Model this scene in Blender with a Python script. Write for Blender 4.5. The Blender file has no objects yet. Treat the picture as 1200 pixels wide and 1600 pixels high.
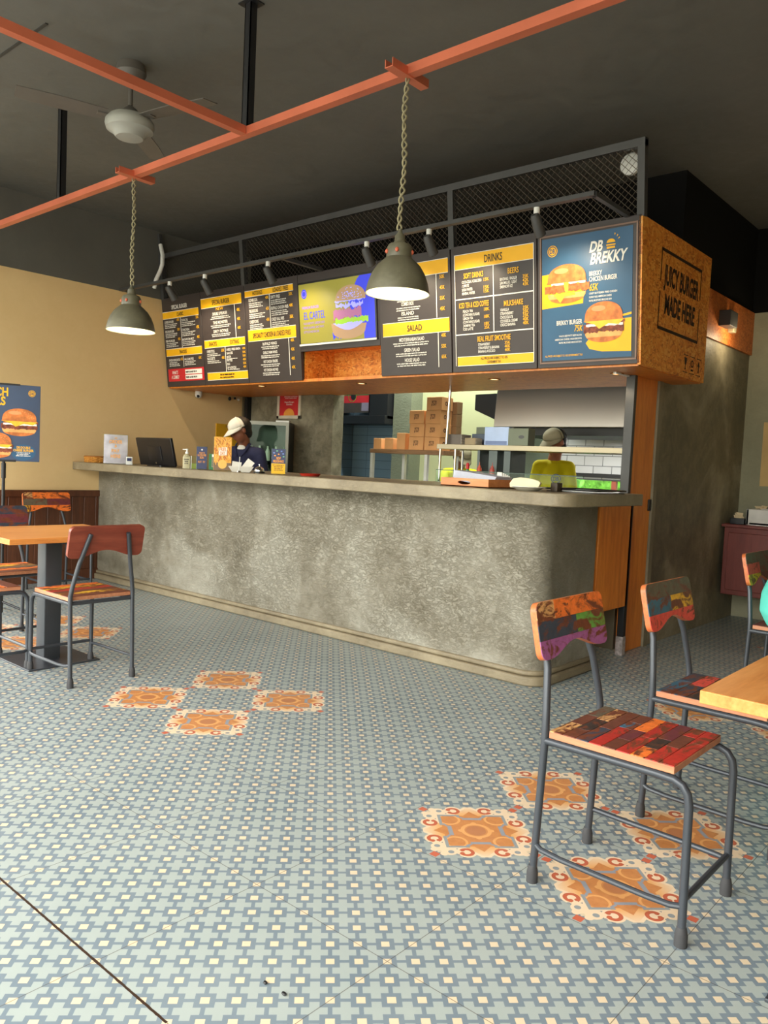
import bpy, math, random
from mathutils import Vector, Matrix
random.seed(7)
PI = math.pi
S = bpy.context.scene
COL = S.collection

# ------------------------------------------------------------------ camera, world, light, exposure
def cam_setup():
    yaw, pitch, roll, f = .7153, .0612, .0453, 1238.75
    F = Vector((-math.sin(yaw)*math.cos(pitch), math.cos(yaw)*math.cos(pitch), -math.sin(pitch)))
    r = F.cross(Vector((0, 0, 1))).normalized(); u = r.cross(F)
    R_ = r*math.cos(roll)+u*math.sin(roll); U = -r*math.sin(roll)+u*math.cos(roll)
    cd = bpy.data.cameras.new('camera'); co = bpy.data.objects.new('camera', cd); COL.objects.link(co)
    m = Matrix((R_, U, -F)).transposed().to_4x4(); m.translation = (0, 0, 1.23)
    co.matrix_world = m
    cd.sensor_fit = 'VERTICAL'; cd.sensor_height = 36; cd.lens = f/1600*36
    cd.clip_start = .05; cd.clip_end = 200
    S.camera = co
cam_setup()
S.view_settings.view_transform = 'Standard'; S.view_settings.look = 'None'
S.view_settings.gamma = 1; S.view_settings.use_curve_mapping = False
S.view_settings.exposure = 2.0

def world_setup():
    w = bpy.data.worlds.new('daylight'); S.world = w; w.use_nodes = True
    nt = w.node_tree; bg = nt.nodes['Background']
    g = nt.nodes.new('ShaderNodeTexCoord'); s = nt.nodes.new('ShaderNodeSeparateXYZ')
    nt.links.new(g.outputs['Generated'], s.inputs[0])
    r = nt.nodes.new('ShaderNodeValToRGB'); nt.links.new(s.outputs[2], r.inputs[0])
    e = r.color_ramp.elements
    e[0].position = 0; e[0].color = (.30, .29, .22, 1)
    e[1].position = .35; e[1].color = (1, .99, .95, 1)
    k = e.new(.06); k.color = (.55, .56, .46, 1)
    nt.links.new(r.outputs[0], bg.inputs[0]); bg.inputs[1].default_value = 2.6
world_setup()

def lamp(name, kind, loc, energy, color, target=None, **kw):
    d = bpy.data.lights.new(name, kind); d.energy = energy; d.color = color
    for k, v in kw.items(): setattr(d, k, v)
    o = bpy.data.objects.new(name, d); COL.objects.link(o); o.location = loc
    if target is not None:
        o.rotation_euler = (Vector(target)-Vector(loc)).to_track_quat('-Z', 'Y').to_euler()
    return o
def portal(name, loc, target, sx, sy):
    o = lamp(name, 'AREA', loc, 1, (1, 1, 1), target, shape='RECTANGLE', size=sx, size_y=sy)
    o.data.cycles.is_portal = True
portal('street_opening_front', (-3.0, -.85, 1.6), (-3.0, 5, 1.6), 8.2, 3.3)
portal('street_opening_side', (-7.1, .4, 1.6), (0, .4, 1.6), 3, 3.3)

# ------------------------------------------------------------------ helpers
def lin(c):
    c = c/255
    return c/12.92 if c <= .04045 else ((c+.055)/1.055)**2.4
def rgb(*c): return (lin(c[0]), lin(c[1]), lin(c[2]), 1)

class E:                                   # shader maths on sockets
    nt = None
    def __init__(s, v): s.v = v
    @staticmethod
    def op(o, *a):
        n = E.nt.nodes.new('ShaderNodeMath'); n.operation = o
        for i, x in enumerate(a):
            x = x.v if isinstance(x, E) else x
            if isinstance(x, (int, float)): n.inputs[i].default_value = x
            else: E.nt.links.new(x, n.inputs[i])
        return E(n.outputs[0])
    def __add__(s, o): return E.op('ADD', s, o)
    __radd__ = __add__
    def __sub__(s, o): return E.op('SUBTRACT', s, o)
    def __rsub__(s, o): return E.op('SUBTRACT', o, s)
    def __mul__(s, o): return E.op('MULTIPLY', s, o)
    __rmul__ = __mul__
    def __truediv__(s, o): return E.op('DIVIDE', s, o)
    def __lt__(s, o): return E.op('LESS_THAN', s, o)
    def __gt__(s, o): return E.op('GREATER_THAN', s, o)
    def __and__(s, o): return E.op('MULTIPLY', s, o)
    def __or__(s, o): return E.op('MAXIMUM', s, o)
def Eabs(a): return E.op('ABSOLUTE', a)
def Emin(a, b): return E.op('MINIMUM', a, b)
def Emax(a, b): return E.op('MAXIMUM', a, b)
def Efl(a): return E.op('FLOOR', a)
def Efr(a): return a-Efl(a)
def Elen(a, b): return E.op('SQRT', a*a+b*b)

def new_mat(name, rough=.5, metal=0, spec=.5):
    m = bpy.data.materials.new(name); m.use_nodes = True
    b = m.node_tree.nodes['Principled BSDF']
    b.inputs['Roughness'].default_value = rough; b.inputs['Metallic'].default_value = metal
    b.inputs['Specular IOR Level'].default_value = spec
    return m, m.node_tree, b
def coords(nt, scale=(1, 1, 1), rot=(0, 0, 0)):
    t = nt.nodes.new('ShaderNodeTexCoord'); mp = nt.nodes.new('ShaderNodeMapping')
    mp.inputs['Scale'].default_value = scale; mp.inputs['Rotation'].default_value = rot
    nt.links.new(t.outputs['Object'], mp.inputs[0]); return mp.outputs[0]
def noise(nt, vec, scale, detail=4, rough=.55, dist=0):
    n = nt.nodes.new('ShaderNodeTexNoise'); n.inputs['Scale'].default_value = scale
    n.inputs['Detail'].default_value = detail; n.inputs['Roughness'].default_value = rough
    n.inputs['Distortion'].default_value = dist
    nt.links.new(vec, n.inputs['Vector']); return n.outputs[0]
def ramp(nt, fac, stops, interp='LINEAR'):
    r = nt.nodes.new('ShaderNodeValToRGB'); r.color_ramp.interpolation = interp
    e = r.color_ramp.elements
    e[0].position, e[0].color = stops[0]; e[1].position, e[1].color = stops[-1]
    for p, c in stops[1:-1]: k = e.new(p); k.color = c
    nt.links.new(fac, r.inputs[0]); return r.outputs[0]
def mixc(nt, fac, a, b, mode='MIX'):
    m = nt.nodes.new('ShaderNodeMix'); m.data_type = 'RGBA'; m.blend_type = mode
    for i, x in ((0, fac), (6, a), (7, b)):
        x = x.v if isinstance(x, E) else x
        if hasattr(x, 'links') or hasattr(x, 'is_output'): nt.links.new(x, m.inputs[i])
        else: m.inputs[i].default_value = x
    return m.outputs[2]
def bump(nt, b, h, strength=.2, dist=.01):
    k = nt.nodes.new('ShaderNodeBump'); k.inputs['Strength'].default_value = strength
    k.inputs['Distance'].default_value = dist
    nt.links.new(h, k.inputs['Height']); nt.links.new(k.outputs[0], b.inputs['Normal'])

MATS = {}
def flat(name, c, rough=.55, metal=0, spec=.5, var=.08, vs=6, bmp=0):
    if name in MATS: return MATS[name]
    m, nt, b = new_mat(name, rough, metal, spec)
    v = coords(nt); n = noise(nt, v, vs, 3)
    lo = tuple(x*(1-var) for x in c[:3])+(1,); hi = tuple(min(1, x*(1+var)) for x in c[:3])+(1,)
    nt.links.new(ramp(nt, n, [(.35, lo), (.65, hi)]), b.inputs['Base Color'])
    if bmp: bump(nt, b, noise(nt, v, vs*6, 3), bmp, .002)
    MATS[name] = m; return m

def mat_concrete(name, cols, rough=.45, scale=1.3, bs=.35):
    m, nt, b = new_mat(name, rough)
    v = coords(nt)
    big = noise(nt, v, scale, 5, .6, .6)
    base = ramp(nt, big, [(.28, cols[0]), (.5, cols[1]), (.72, cols[2])])
    fine = noise(nt, v, 9, 7, .7, .8)
    base = mixc(nt, .30, base, ramp(nt, fine, [(.32, cols[0]), (.68, cols[2])]))
    # trowel marks: short ridges, only in patches
    tv = coords(nt, (2.2, 2.2, 4.2), (.5, .5, .7))
    st = noise(nt, tv, 12, 9, .72, .5)
    patch = noise(nt, v, 1.9, 3, .5)
    pf = ramp(nt, patch, [(.42, (0, 0, 0, 1)), (.62, (1, 1, 1, 1))])
    E.nt = nt
    rid = E(ramp(nt, st, [(.46, (0, 0, 0, 1)), (.54, (1, 1, 1, 1))]))
    hgt = rid*(E(pf)*.8+.2)*.6+E(st)*.6
    base = mixc(nt, E(pf)*.10, base, ramp(nt, st, [(.40, cols[0]), (.5, cols[1]), (.60, cols[2])]))
    nt.links.new(base, b.inputs['Base Color'])
    bump(nt, b, hgt.v, bs, .012)
    nt.links.new(ramp(nt, fine, [(.3, (rough-.12,)*3+(1,)), (.7, (rough+.15,)*3+(1,))]), b.inputs['Roughness'])
    return m

def mat_osb(name, cols, scale=38):
    m, nt, b = new_mat(name, .5)
    v = coords(nt)
    warp = nt.nodes.new('ShaderNodeVectorMath'); warp.operation = 'ADD'
    nz = nt.nodes.new('ShaderNodeTexNoise'); nz.inputs['Scale'].default_value = 5
    nt.links.new(v, nz.inputs['Vector'])
    sc = nt.nodes.new('ShaderNodeVectorMath'); sc.operation = 'SCALE'; sc.inputs[3].default_value = .12
    nt.links.new(nz.outputs['Color'], sc.inputs[0]); nt.links.new(v, warp.inputs[0]); nt.links.new(sc.outputs[0], warp.inputs[1])
    last = None
    for k, (rot, s) in enumerate((((.5, .3, .4), (1, 3.2, 1.3)), ((1.2, .8, 2.0), (2.8, 1, 1.4)), ((2.1, 1.5, .9), (1.2, 1.4, 3)))):
        mp = nt.nodes.new('ShaderNodeMapping'); mp.inputs['Rotation'].default_value = rot; mp.inputs['Scale'].default_value = s
        nt.links.new(warp.outputs[0], mp.inputs[0])
        vo = nt.nodes.new('ShaderNodeTexVoronoi'); vo.inputs['Scale'].default_value = scale*(.45+.2*k)
        nt.links.new(mp.outputs[0], vo.inputs['Vector'])
        sp = nt.nodes.new('ShaderNodeSeparateColor'); nt.links.new(vo.outputs['Color'], sp.inputs[0])
        c = ramp(nt, sp.outputs[0], [(0, cols[0]), (.3, cols[1]), (.65, cols[2]), (1, cols[3])])
        if last is None: last = c
        else:
            fac = ramp(nt, sp.outputs[1], [(.45, (0, 0, 0, 1)), (.55, (1, 1, 1, 1))])
            last = mixc(nt, fac, last, c)
    last = mixc(nt, .25, last, ramp(nt, noise(nt, v, 2.5, 3), [(.3, cols[0]), (.7, cols[2])]))
    nt.links.new(last, b.inputs['Base Color'])
    return m

def mat_wood(name, c0, c1, c2, axis=0, scale=9, rough=.4, board=0):
    m, nt, b = new_mat(name, rough)
    s = [6, 6, 6]; s[axis] = .7
    v = coords(nt, tuple(s))
    n = noise(nt, v, scale*.35, 6, .6, 1.4)
    col = ramp(nt, n, [(.3, c0), (.5, c1), (.7, c2)])
    n2 = noise(nt, v, scale*3, 4, .6)
    col = mixc(nt, .25, col, ramp(nt, n2, [(.35, c0), (.65, c2)]))
    nt.links.new(col, b.inputs['Base Color'])
    return m

def mat_paint(name, paint, wood, cover=.5, rough=.5):
    """worn paint over reclaimed wood"""
    m, nt, b = new_mat(name, rough)
    v = coords(nt, (14, 5, 9))
    v2 = coords(nt, (7, 7, 7))
    n = noise(nt, v, 2.2, 6, .65, 1.0); k = noise(nt, v2, 5, 5, .7, .6)
    w = ramp(nt, k, [(.3, tuple(x*.55 for x in wood[:3])+(1,)), (.7, wood)])
    p = ramp(nt, k, [(.3, tuple(x*.75 for x in paint[:3])+(1,)), (.6, tuple(min(1, x*1.15) for x in paint[:3])+(1,))])
    f = ramp(nt, n, [(cover-.05, (0, 0, 0, 1)), (cover+.03, (1, 1, 1, 1))])
    nt.links.new(mixc(nt, f, w, p), b.inputs['Base Color'])
    bump(nt, b, n, .25, .003)
    return m

def mat_tile(name, c, grout, w, h, axis='X', rough=.25, off=.5, gw=.004):
    m, nt, b = new_mat(name, rough)
    t = nt.nodes.new('ShaderNodeTexCoord'); s = nt.nodes.new('ShaderNodeSeparateXYZ'); cb = nt.nodes.new('ShaderNodeCombineXYZ')
    nt.links.new(t.outputs['Object'], s.inputs[0])
    nt.links.new(s.outputs[0 if axis == 'X' else 1], cb.inputs[0]); nt.links.new(s.outputs[2], cb.inputs[1])
    br = nt.nodes.new('ShaderNodeTexBrick'); nt.links.new(cb.outputs[0], br.inputs[0])
    br.inputs['Color1'].default_value = c; br.inputs['Color2'].default_value = tuple(x*.9 for x in c[:3])+(1,)
    br.inputs['Mortar'].default_value = grout; br.inputs['Scale'].default_value = 1
    br.inputs['Mortar Size'].default_value = gw; br.inputs['Brick Width'].default_value = w
    br.inputs['Row Height'].default_value = h; br.offset = off
    nt.links.new(br.outputs[0], b.inputs['Base Color']); return m

def mat_emit(name, c, strength):
    m, nt, b = new_mat(name, .4)
    b.inputs['Base Color'].default_value = c
    b.inputs['Emission Color'].default_value = c; b.inputs['Emission Strength'].default_value = strength
    MATS[name] = m; return m
def mat_glass(name, tint=(.9, 1, .95, 1), alpha_t=.85, rough=.02):
    m = bpy.data.materials.new(name); m.use_nodes = True; nt = m.node_tree; nt.nodes.clear()
    o = nt.nodes.new('ShaderNodeOutputMaterial'); t = nt.nodes.new('ShaderNodeBsdfTransparent'); t.inputs[0].default_value = tint
    g = nt.nodes.new('ShaderNodeBsdfGlossy'); g.inputs[1].default_value = rough
    fr = nt.nodes.new('ShaderNodeFresnel'); fr.inputs[0].default_value = 1.5
    mx = nt.nodes.new('ShaderNodeMixShader'); E.nt = nt; nt.links.new((E(fr.outputs[0])*.35).v, mx.inputs[0])
    nt.links.new(t.outputs[0], mx.inputs[1]); nt.links.new(g.outputs[0], mx.inputs[2]); nt.links.new(mx.outputs[0], o.inputs[0])
    return m

# --- mesh builder
class MB:
    def __init__(s): s.v = []; s.f = []; s.m = []; s.cur = 0
    def mat(s, i): s.cur = i; return s
    def add(s, vs, fs, M=None):
        k = len(s.v)
        s.v += [tuple(M @ Vector(p)) if M else tuple(p) for p in vs]
        s.f += [tuple(i+k for i in f) for f in fs]; s.m += [s.cur]*len(fs); return s
    def box(s, x0, x1, y0, y1, z0, z1, M=None):
        vs = [(x0, y0, z0), (x1, y0, z0), (x1, y1, z0), (x0, y1, z0), (x0, y0, z1), (x1, y0, z1), (x1, y1, z1), (x0, y1, z1)]
        return s.add(vs, [(0, 3, 2, 1), (4, 5, 6, 7), (0, 1, 5, 4), (1, 2, 6, 5), (2, 3, 7, 6), (3, 0, 4, 7)], M)
    def rbox(s, x0, x1, y0, y1, z0, z1, r=.01, n=4, M=None):
        """box with vertical edges rounded"""
        pts = []
        for cx, cy, a0 in ((x1-r, y1-r, 0), (x0+r, y1-r, 90), (x0+r, y0+r, 180), (x1-r, y0+r, 270)):
            for i in range(n+1):
                a = math.radians(a0+90*i/n); pts.append((cx+r*math.cos(a), cy+r*math.sin(a)))
        return s.prism(pts, z0, z1, M)
    def prism(s, pts, z0, z1, M=None):
        n = len(pts)
        vs = [(x, y, z0) for x, y in pts]+[(x, y, z1) for x, y in pts]
        fs = [tuple(range(n-1, -1, -1)), tuple(range(n, 2*n))]+[(i, (i+1) % n, n+(i+1) % n, n+i) for i in range(n)]
        return s.add(vs, fs, M)
    def poly(s, pts, w=0, M=None):
        return s.add([(x, y, w) for x, y in pts], [tuple(range(len(pts)))], M)
    def rect(s, x0, y0, x1, y1, w=0, M=None): return s.poly([(x0, y0), (x1, y0), (x1, y1), (x0, y1)], w, M)
    def disc(s, cx, cy, rx, ry=None, w=0, n=24, a0=0, a1=360, M=None):
        ry = ry or rx
        k = n+1 if a1-a0 < 360 else n
        return s.poly([(cx+rx*math.cos(math.radians(a0+(a1-a0)*i/n)), cy+ry*math.sin(math.radians(a0+(a1-a0)*i/n))) for i in range(k)], w, M)
    def ring2(s, cx, cy, r0, r1, w=0, n=28, M=None):
        vs = []; fs = []
        for i in range(n):
            a = 2*PI*i/n; vs += [(cx+r0*math.cos(a), cy+r0*math.sin(a), w), (cx+r1*math.cos(a), cy+r1*math.sin(a), w)]
            j = (i+1) % n; fs.append((2*i, 2*i+1, 2*j+1, 2*j))
        return s.add(vs, fs, M)
    def tube(s, path, r, n=12, M=None, caps=True, closed=False):
        P = [Vector(p) for p in path]; rs = r if isinstance(r, (list, tuple)) else [r]*len(P)
        N = len(P); vs = []; fs = []
        T = []
        for i in range(N):
            a = P[i-1] if (i > 0 or closed) else P[i]; b = P[(i+1) % N] if (i < N-1 or closed) else P[i]
            T.append((b-a).normalized())
        up = Vector((0, 0, 1)) if abs(T[0].z) < .9 else Vector((1, 0, 0))
        nrm = T[0].cross(up).normalized()
        for i in range(N):
            nrm = (nrm-T[i]*nrm.dot(T[i])).normalized(); bi = T[i].cross(nrm)
            for k in range(n):
                a = 2*PI*k/n; vs.append(tuple(P[i]+(nrm*math.cos(a)+bi*math.sin(a))*rs[i]))
        R = N if closed else N-1
        for i in range(R):
            for k in range(n):
                j = (i+1) % N; l = (k+1) % n
                fs.append((i*n+k, i*n+l, j*n+l, j*n+k))
        if caps and not closed:
            fs.append(tuple(range(n-1, -1, -1))); fs.append(tuple((N-1)*n+k for k in range(n)))
        return s.add(vs, fs, M)
    def lathe(s, prof, n=32, M=None, close=True):
        """prof: (r,z) list around Z"""
        vs = []; fs = []; N = len(prof)
        for r, z in prof:
            for k in range(n):
                a = 2*PI*k/n; vs.append((r*math.cos(a), r*math.sin(a), z))
        for i in range(N-1):
            for k in range(n):
                l = (k+1) % n; fs.append((i*n+k, i*n+l, (i+1)*n+l, (i+1)*n+k))
        if close:
            if prof[0][0] > 1e-4: fs.append(tuple(range(n-1, -1, -1)))
            if prof[-1][0] > 1e-4: fs.append(tuple((N-1)*n+k for k in range(n)))
        return s.add(vs, fs, M)
    def ell(s, c, r, n=16, M=None):
        vs = [(c[0], c[1], c[2]-r[2])]; fs = []; h = n//2
        for i in range(1, h):
            t = PI*i/h-PI/2
            for k in range(n):
                a = 2*PI*k/n; vs.append((c[0]+r[0]*math.cos(t)*math.cos(a), c[1]+r[1]*math.cos(t)*math.sin(a), c[2]+r[2]*math.sin(t)))
        vs.append((c[0], c[1], c[2]+r[2])); L = len(vs)-1
        for k in range(n):
            l = (k+1) % n; fs.append((0, 1+l, 1+k)); fs.append((L, L-n+k, L-n+l))
            for i in range(h-2): fs.append((1+i*n+k, 1+i*n+l, 1+(i+1)*n+l, 1+(i+1)*n+k))
        return s.add(vs, fs, M)
    def cap(s, a, b, ra, rb, n=14):
        """tapered capsule"""
        a = Vector(a); b = Vector(b); d = (b-a); L = d.length or 1e-6; d = d/L
        path = []; rs = []
        for t in (90, 60, 30, 0): path.append(a-d*ra*math.sin(math.radians(t))*.999); rs.append(max(ra*math.cos(math.radians(t)), ra*.05))
        for t in (0, 30, 60, 90): path.append(b+d*rb*math.sin(math.radians(t))*.999); rs.append(max(rb*math.cos(math.radians(t)), rb*.05))
        return s.tube(path, rs, n)
    def mesh(s, name, mats, sharp=35):
        me = bpy.data.meshes.new(name); me.from_pydata(s.v, [], s.f)
        for m in (mats if isinstance(mats, (list, tuple)) else [mats]): me.materials.append(m)
        me.polygons.foreach_set('material_index', s.m)
        me.update(); me.validate()
        if sharp:
            me.polygons.foreach_set('use_smooth', [True]*len(me.polygons)); me.set_sharp_from_angle(angle=math.radians(sharp))
        return me
    def obj(s, name, mats, parent=None, loc=(0, 0, 0), rot=(0, 0, 0), bevel=0, sharp=35, label=None):
        o = bpy.data.objects.new(name, s.mesh(name, mats, sharp)); COL.objects.link(o)
        o.location = loc; o.rotation_euler = rot
        if parent: o.parent = parent
        if bevel:
            b = o.modifiers.new('edge', 'BEVEL'); b.width = bevel; b.segments = 2; b.limit_method = 'ANGLE'; b.angle_limit = math.radians(50)
        if label: o['label'] = label
        return o

def tag(o, label, cat, group=None):
    o['label'] = label; o['category'] = cat
    if group: o['group'] = group
    return o
def struct(o): o['kind'] = 'structure'; return o
def thing(name, label, cat, loc=(0, 0, 0), rz=0, group=None, rot=None):
    o = bpy.data.objects.new(name, None); COL.objects.link(o); o.location = loc
    o.rotation_euler = rot if rot else (0, 0, rz); o.empty_display_size = .1
    return tag(o, label, cat, group)
def dup(root, label, loc=None, rz=None, group=None):
    def cp(o, par):
        c = o.copy(); COL.objects.link(c); c.parent = par
        for ch in list(o.children): cp(ch, c)
        return c
    r = cp(root, None); r['label'] = label
    if group: r['group'] = group
    if loc is not None: r.location = loc
    if rz is not None: r.rotation_euler = (0, 0, rz)
    return r

_tc = {}
def glyphs(s, bold):
    k = (s, bold)
    if k not in _tc:
        c = bpy.data.curves.new('t', 'FONT'); c.body = s; c.size = 1; c.offset = bold; c.fill_mode = 'FRONT'; c.resolution_u = 3
        o = bpy.data.objects.new('t', c); me = bpy.data.meshes.new_from_object(o)
        _tc[k] = ([tuple(v.co) for v in me.vertices], [tuple(p.vertices) for p in me.polygons])
        bpy.data.objects.remove(o); bpy.data.curves.remove(c); bpy.data.meshes.remove(me)
    return _tc[k]
def text(mb, s, x, y, h, width=None, w=.003, align='c', bold=.012, M=None, shear=0, cond=.62):
    """letters of cap height h, baseline y, in the XY plane of the board; width squeezes to fit"""
    vs, fs = glyphs(s, bold)
    if not vs: return
    xs = [v[0] for v in vs]; x0, x1 = min(xs), max(xs)
    k = h/.70; kx = (width/(x1-x0)) if width else k*cond
    W = (x1-x0)*kx
    ox = {'c': x-W/2, 'l': x, 'r': x-W}[align]
    mb.add([(ox+(v[0]-x0)*kx+shear*v[1]*k, y+v[1]*k, w) for v in vs], fs, M)
def greek(mb, x0, x1, y, h, w=.003, align='l', M=None, seed=None):
    """a line of print too small to read: word-length bars"""
    rnd = random.Random(seed if seed is not None else (x0, y).__hash__())
    L = (x1-x0)*rnd.uniform(.72, 1)
    x = {'l': x0, 'c': (x0+x1-L)/2, 'r': x1-L}[align]; end = x+L
    while x < end-h:
        n = rnd.randint(2, 8)*h*.55; n = min(n, end-x)
        # letter-like strokes
        k = x
        while k < x+n:
            d = h*.38; t = rnd.choice((0, .25)) * h
            mb.rect(k, y+(rnd.choice((0, .2))*h), min(k+d*.8, x+n), y+h-t*rnd.choice((0, 1)), w, M); k += d
        x += n+h*.5
# ------------------------------------------------------------------ materials
X0, Y0 = -1.197, .967                      # a joint crossing of the floor tiles
def mat_floor():
    m, nt, b = new_mat('patterned_floor_tile', .36)
    E.nt = nt
    t = nt.nodes.new('ShaderNodeTexCoord'); s = nt.nodes.new('ShaderNodeSeparateXYZ'); nt.links.new(t.outputs['Object'], s.inputs[0])
    X = E(s.outputs[0])-X0; Y = E(s.outputs[1])-Y0
    a = (X+Y)*10; b_ = (Y-X)*10
    fa = Eabs(Efr(a+.5)-.5); fb = Eabs(Efr(b_+.5)-.5)
    mx = Emax(fa, fb)
    beige = mx < .150
    ga = .5-fa; gb = .5-fb
    cross = ((ga < .165) & (gb < .425)) | ((gb < .165) & (ga < .425))
    v = t.outputs['Object']
    wear = noise(nt, v, 3, 5, .6); fine = noise(nt, v, 40, 4, .6)
    base = (112, 136, 152); 
    c = mixc(nt, wear, rgb(92, 109, 121), rgb(108, 124, 134))
    c = mixc(nt, cross, c, rgb(150, 160, 156))
    c = mixc(nt, beige, c, rgb(208, 188, 156))
    # medallions: one tile each, in clusters of four, every fourth tile
    i = X/.5; j = Y/.5; ci = Efl(i); cj = Efl(j)
    def fmod4(q): return q-Efl(q/4+.001)*4
    msk = (fmod4(ci+1) < 1.5) & (fmod4(cj-2) < 1.5) & (Y > 0)
    dx = (Efr(i)-.5)*.5; dy = (Efr(j)-.5)*.5
    p0 = Eabs(dx+dy)*.70711; q0 = Eabs(dy-dx)*.70711
    P = Emax(p0, q0); Q = Emin(p0, q0)
    R = Elen(P, Q)
    cream = ((P < .126) & (Q < .126)) | (Elen(P-.150, Q-.058) < .0335) | (Elen(P-.142, Q-.112) < .0270) | (Elen(P-.160, Q-.132) < .0125) | ((P < .182) & (Q < .034) & ((Q*1.1) < (.198-P)))
    corner = (P > .128) & (Q > .112)
    crn_d = (Eabs(P-.163)+Eabs(Q-.163)) < .019
    tip = ((Q*1.1) < (.182-P))
    star = (P < .112) | ((Q*1.25) < (.146-P))
    core_gray = ((P > .108) & (P < .119) & (Q > .040) & (Q < .119)) | (Elen(P-.148, Q-.108) < .010) | (Elen(P-.168, Q-.088) < .006)
    blot = (Eabs(P-.088) < .0075) & (Q < .034)
    blot = blot | ((Eabs(P-.098-(Q-.036)*.6) < .005) & (Q > .03) & (Q < .052))
    r2 = Elen(P-.082, Q-.082)
    arcs = (Eabs(r2-.036) < .0045) & (P < .11)
    flower = (Eabs(R-.046) < .0065) | (Elen(P-.052, Q) < .010)
    cen = R < .034
    rc = Elen(P-.150, Q-.058)
    curl = (Eabs(rc-.0195) < .0062) & (1-((Q > .060) & (Eabs(P-.147) < .009)))
    curl = curl | (Elen(P-.138, Q-.070) < .0072) | (Elen(P-.157, Q-.073) < .0078)
    mc = mixc(nt, cream, c, rgb(226, 200, 166))
    E.nt = nt
    tipf = Emin(Emax((.185-P)/.07, 0), 1) & tip & cream
    mc = mixc(nt, tipf, mc, rgb(222, 158, 84))
    ochre = ramp(nt, fine, [(.3, rgb(186, 112, 48)), (.7, rgb(200, 128, 58))])
    mc = mixc(nt, star, mc, ochre)
    mc = mixc(nt, arcs & star, mc, rgb(222, 156, 84))
    mc = mixc(nt, flower, mc, rgb(222, 156, 84))
    mc = mixc(nt, cen, mc, rgb(176, 106, 54))
    mc = mixc(nt, core_gray, mc, rgb(134, 142, 144))
    mc = mixc(nt, blot, mc, rgb(134, 140, 150))
    mc = mixc(nt, curl, mc, rgb(184, 78, 38))
    mc = mixc(nt, crn_d, mc, rgb(190, 80, 44))
    c = mixc(nt, msk, c, mc)
    # wear and joints
    c = mixc(nt, .10, c, ramp(nt, wear, [(.15, rgb(100, 105, 100)), (.85, rgb(225, 220, 205))]))
    jx = Eabs(Efr(i+.5)-.5)*.5; jy = Eabs(Efr(j+.5)-.5)*.5
    joint = Emin(jx, jy) < .0011
    c = mixc(nt, joint & .75, c, rgb(70, 62, 52))
    wob = E(noise(nt, v, 60, 3, .6))
    crack = (Eabs(Y+(wob-.5)*.004) < .0034) & (X < -.2)
    c = mixc(nt, crack, c, rgb(52, 34, 24))
    nt.links.new(c, b.inputs['Base Color'])
    return m
FLOOR = mat_floor()
CEIL = mat_concrete('ceiling_paint', [rgb(84, 83, 78), rgb(96, 95, 89), rgb(108, 106, 99)], .6, .6, .05)
BLACKWALL = flat('black_wall_paint', rgb(13, 13, 13), .9, 0, .2)
BEIGE = mat_concrete('beige_wall_paint', [rgb(220, 186, 130), rgb(226, 194, 140), rgb(232, 202, 150)], .7, .5, .03)
CONC = mat_concrete('polished_concrete', [rgb(80, 72, 54), rgb(122, 115, 98), rgb(166, 163, 150)], .42, 1.6, .65)
LEDGEC = mat_concrete('ledge_concrete', [rgb(100, 88, 68), rgb(130, 118, 94), rgb(164, 152, 126)], .4, 2.2, .3)
DCONC = mat_concrete('dark_concrete', [rgb(44, 40, 30), rgb(104, 97, 76), rgb(184, 176, 152)], .5, 1.1, .25)
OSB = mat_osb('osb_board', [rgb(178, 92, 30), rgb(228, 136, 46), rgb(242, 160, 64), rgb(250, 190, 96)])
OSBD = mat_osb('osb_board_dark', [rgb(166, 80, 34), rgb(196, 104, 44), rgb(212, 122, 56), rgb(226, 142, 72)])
PLY = mat_wood('varnished_plywood', rgb(186, 98, 32), rgb(218, 128, 46), rgb(234, 150, 62), 2, 6)
WAINS = mat_wood('wainscot_wood', rgb(66, 36, 22), rgb(88, 50, 32), rgb(104, 62, 40), 2, 6, .35)
TABLEW = mat_wood('table_oak', rgb(186, 108, 48), rgb(214, 138, 68), rgb(228, 158, 88), 1, 7, .3)
CABRED = mat_wood('red_brown_wood', rgb(92, 38, 32), rgb(110, 46, 40), rgb(124, 58, 50), 2, 4, .4)
STEELD = flat('dark_painted_steel', rgb(62, 66, 72), .38, .3, .5, .06)
FRAMEM = flat('charcoal_frame_steel', rgb(70, 70, 70), .5, .2)
BLACKM = flat('black_metal', rgb(30, 30, 32), .45, .2)
COPPER = flat('orange_channel_steel', rgb(206, 112, 82), .35, .35, .5, .1, 3)
STAIN = flat('stainless_steel', rgb(150, 140, 118), .35, .7, .5, .08, 2)
CHROME = flat('chrome', rgb(220, 220, 220), .08, 1)
WHITE = flat('white_plastic', rgb(225, 225, 220), .4)
BLACK = flat('black_plastic', rgb(16, 16, 20), .3)
RUBBER = flat('dark_rubber', rgb(52, 52, 54), .7)
BOARD = flat('menu_charcoal', rgb(60, 54, 54), .4, 0, .4, .05)
YEL = flat('menu_yellow', rgb(246, 184, 24), .45, 0, .4, .04)
PWHITE = flat('print_white', rgb(236, 234, 226), .5, 0, .3, .02)
PBLACK = flat('print_black', rgb(30, 26, 26), .5)
PRED = flat('print_red', rgb(200, 38, 46), .45)
PBLUE = flat('poster_blue', rgb(44, 88, 124), .4, 0, .4, .08, 3)
NAVY = flat('card_navy', rgb(40, 50, 92), .35)
BUN = flat('bun_brown', rgb(206, 118, 56), .45, 0, .4, .3, 22)
BUNL = flat('bun_light', rgb(230, 170, 100), .45, 0, .4, .15, 22)
PATTY = flat('patty_brown', rgb(128, 62, 40), .5, 0, .4, .5, 40)
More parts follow.
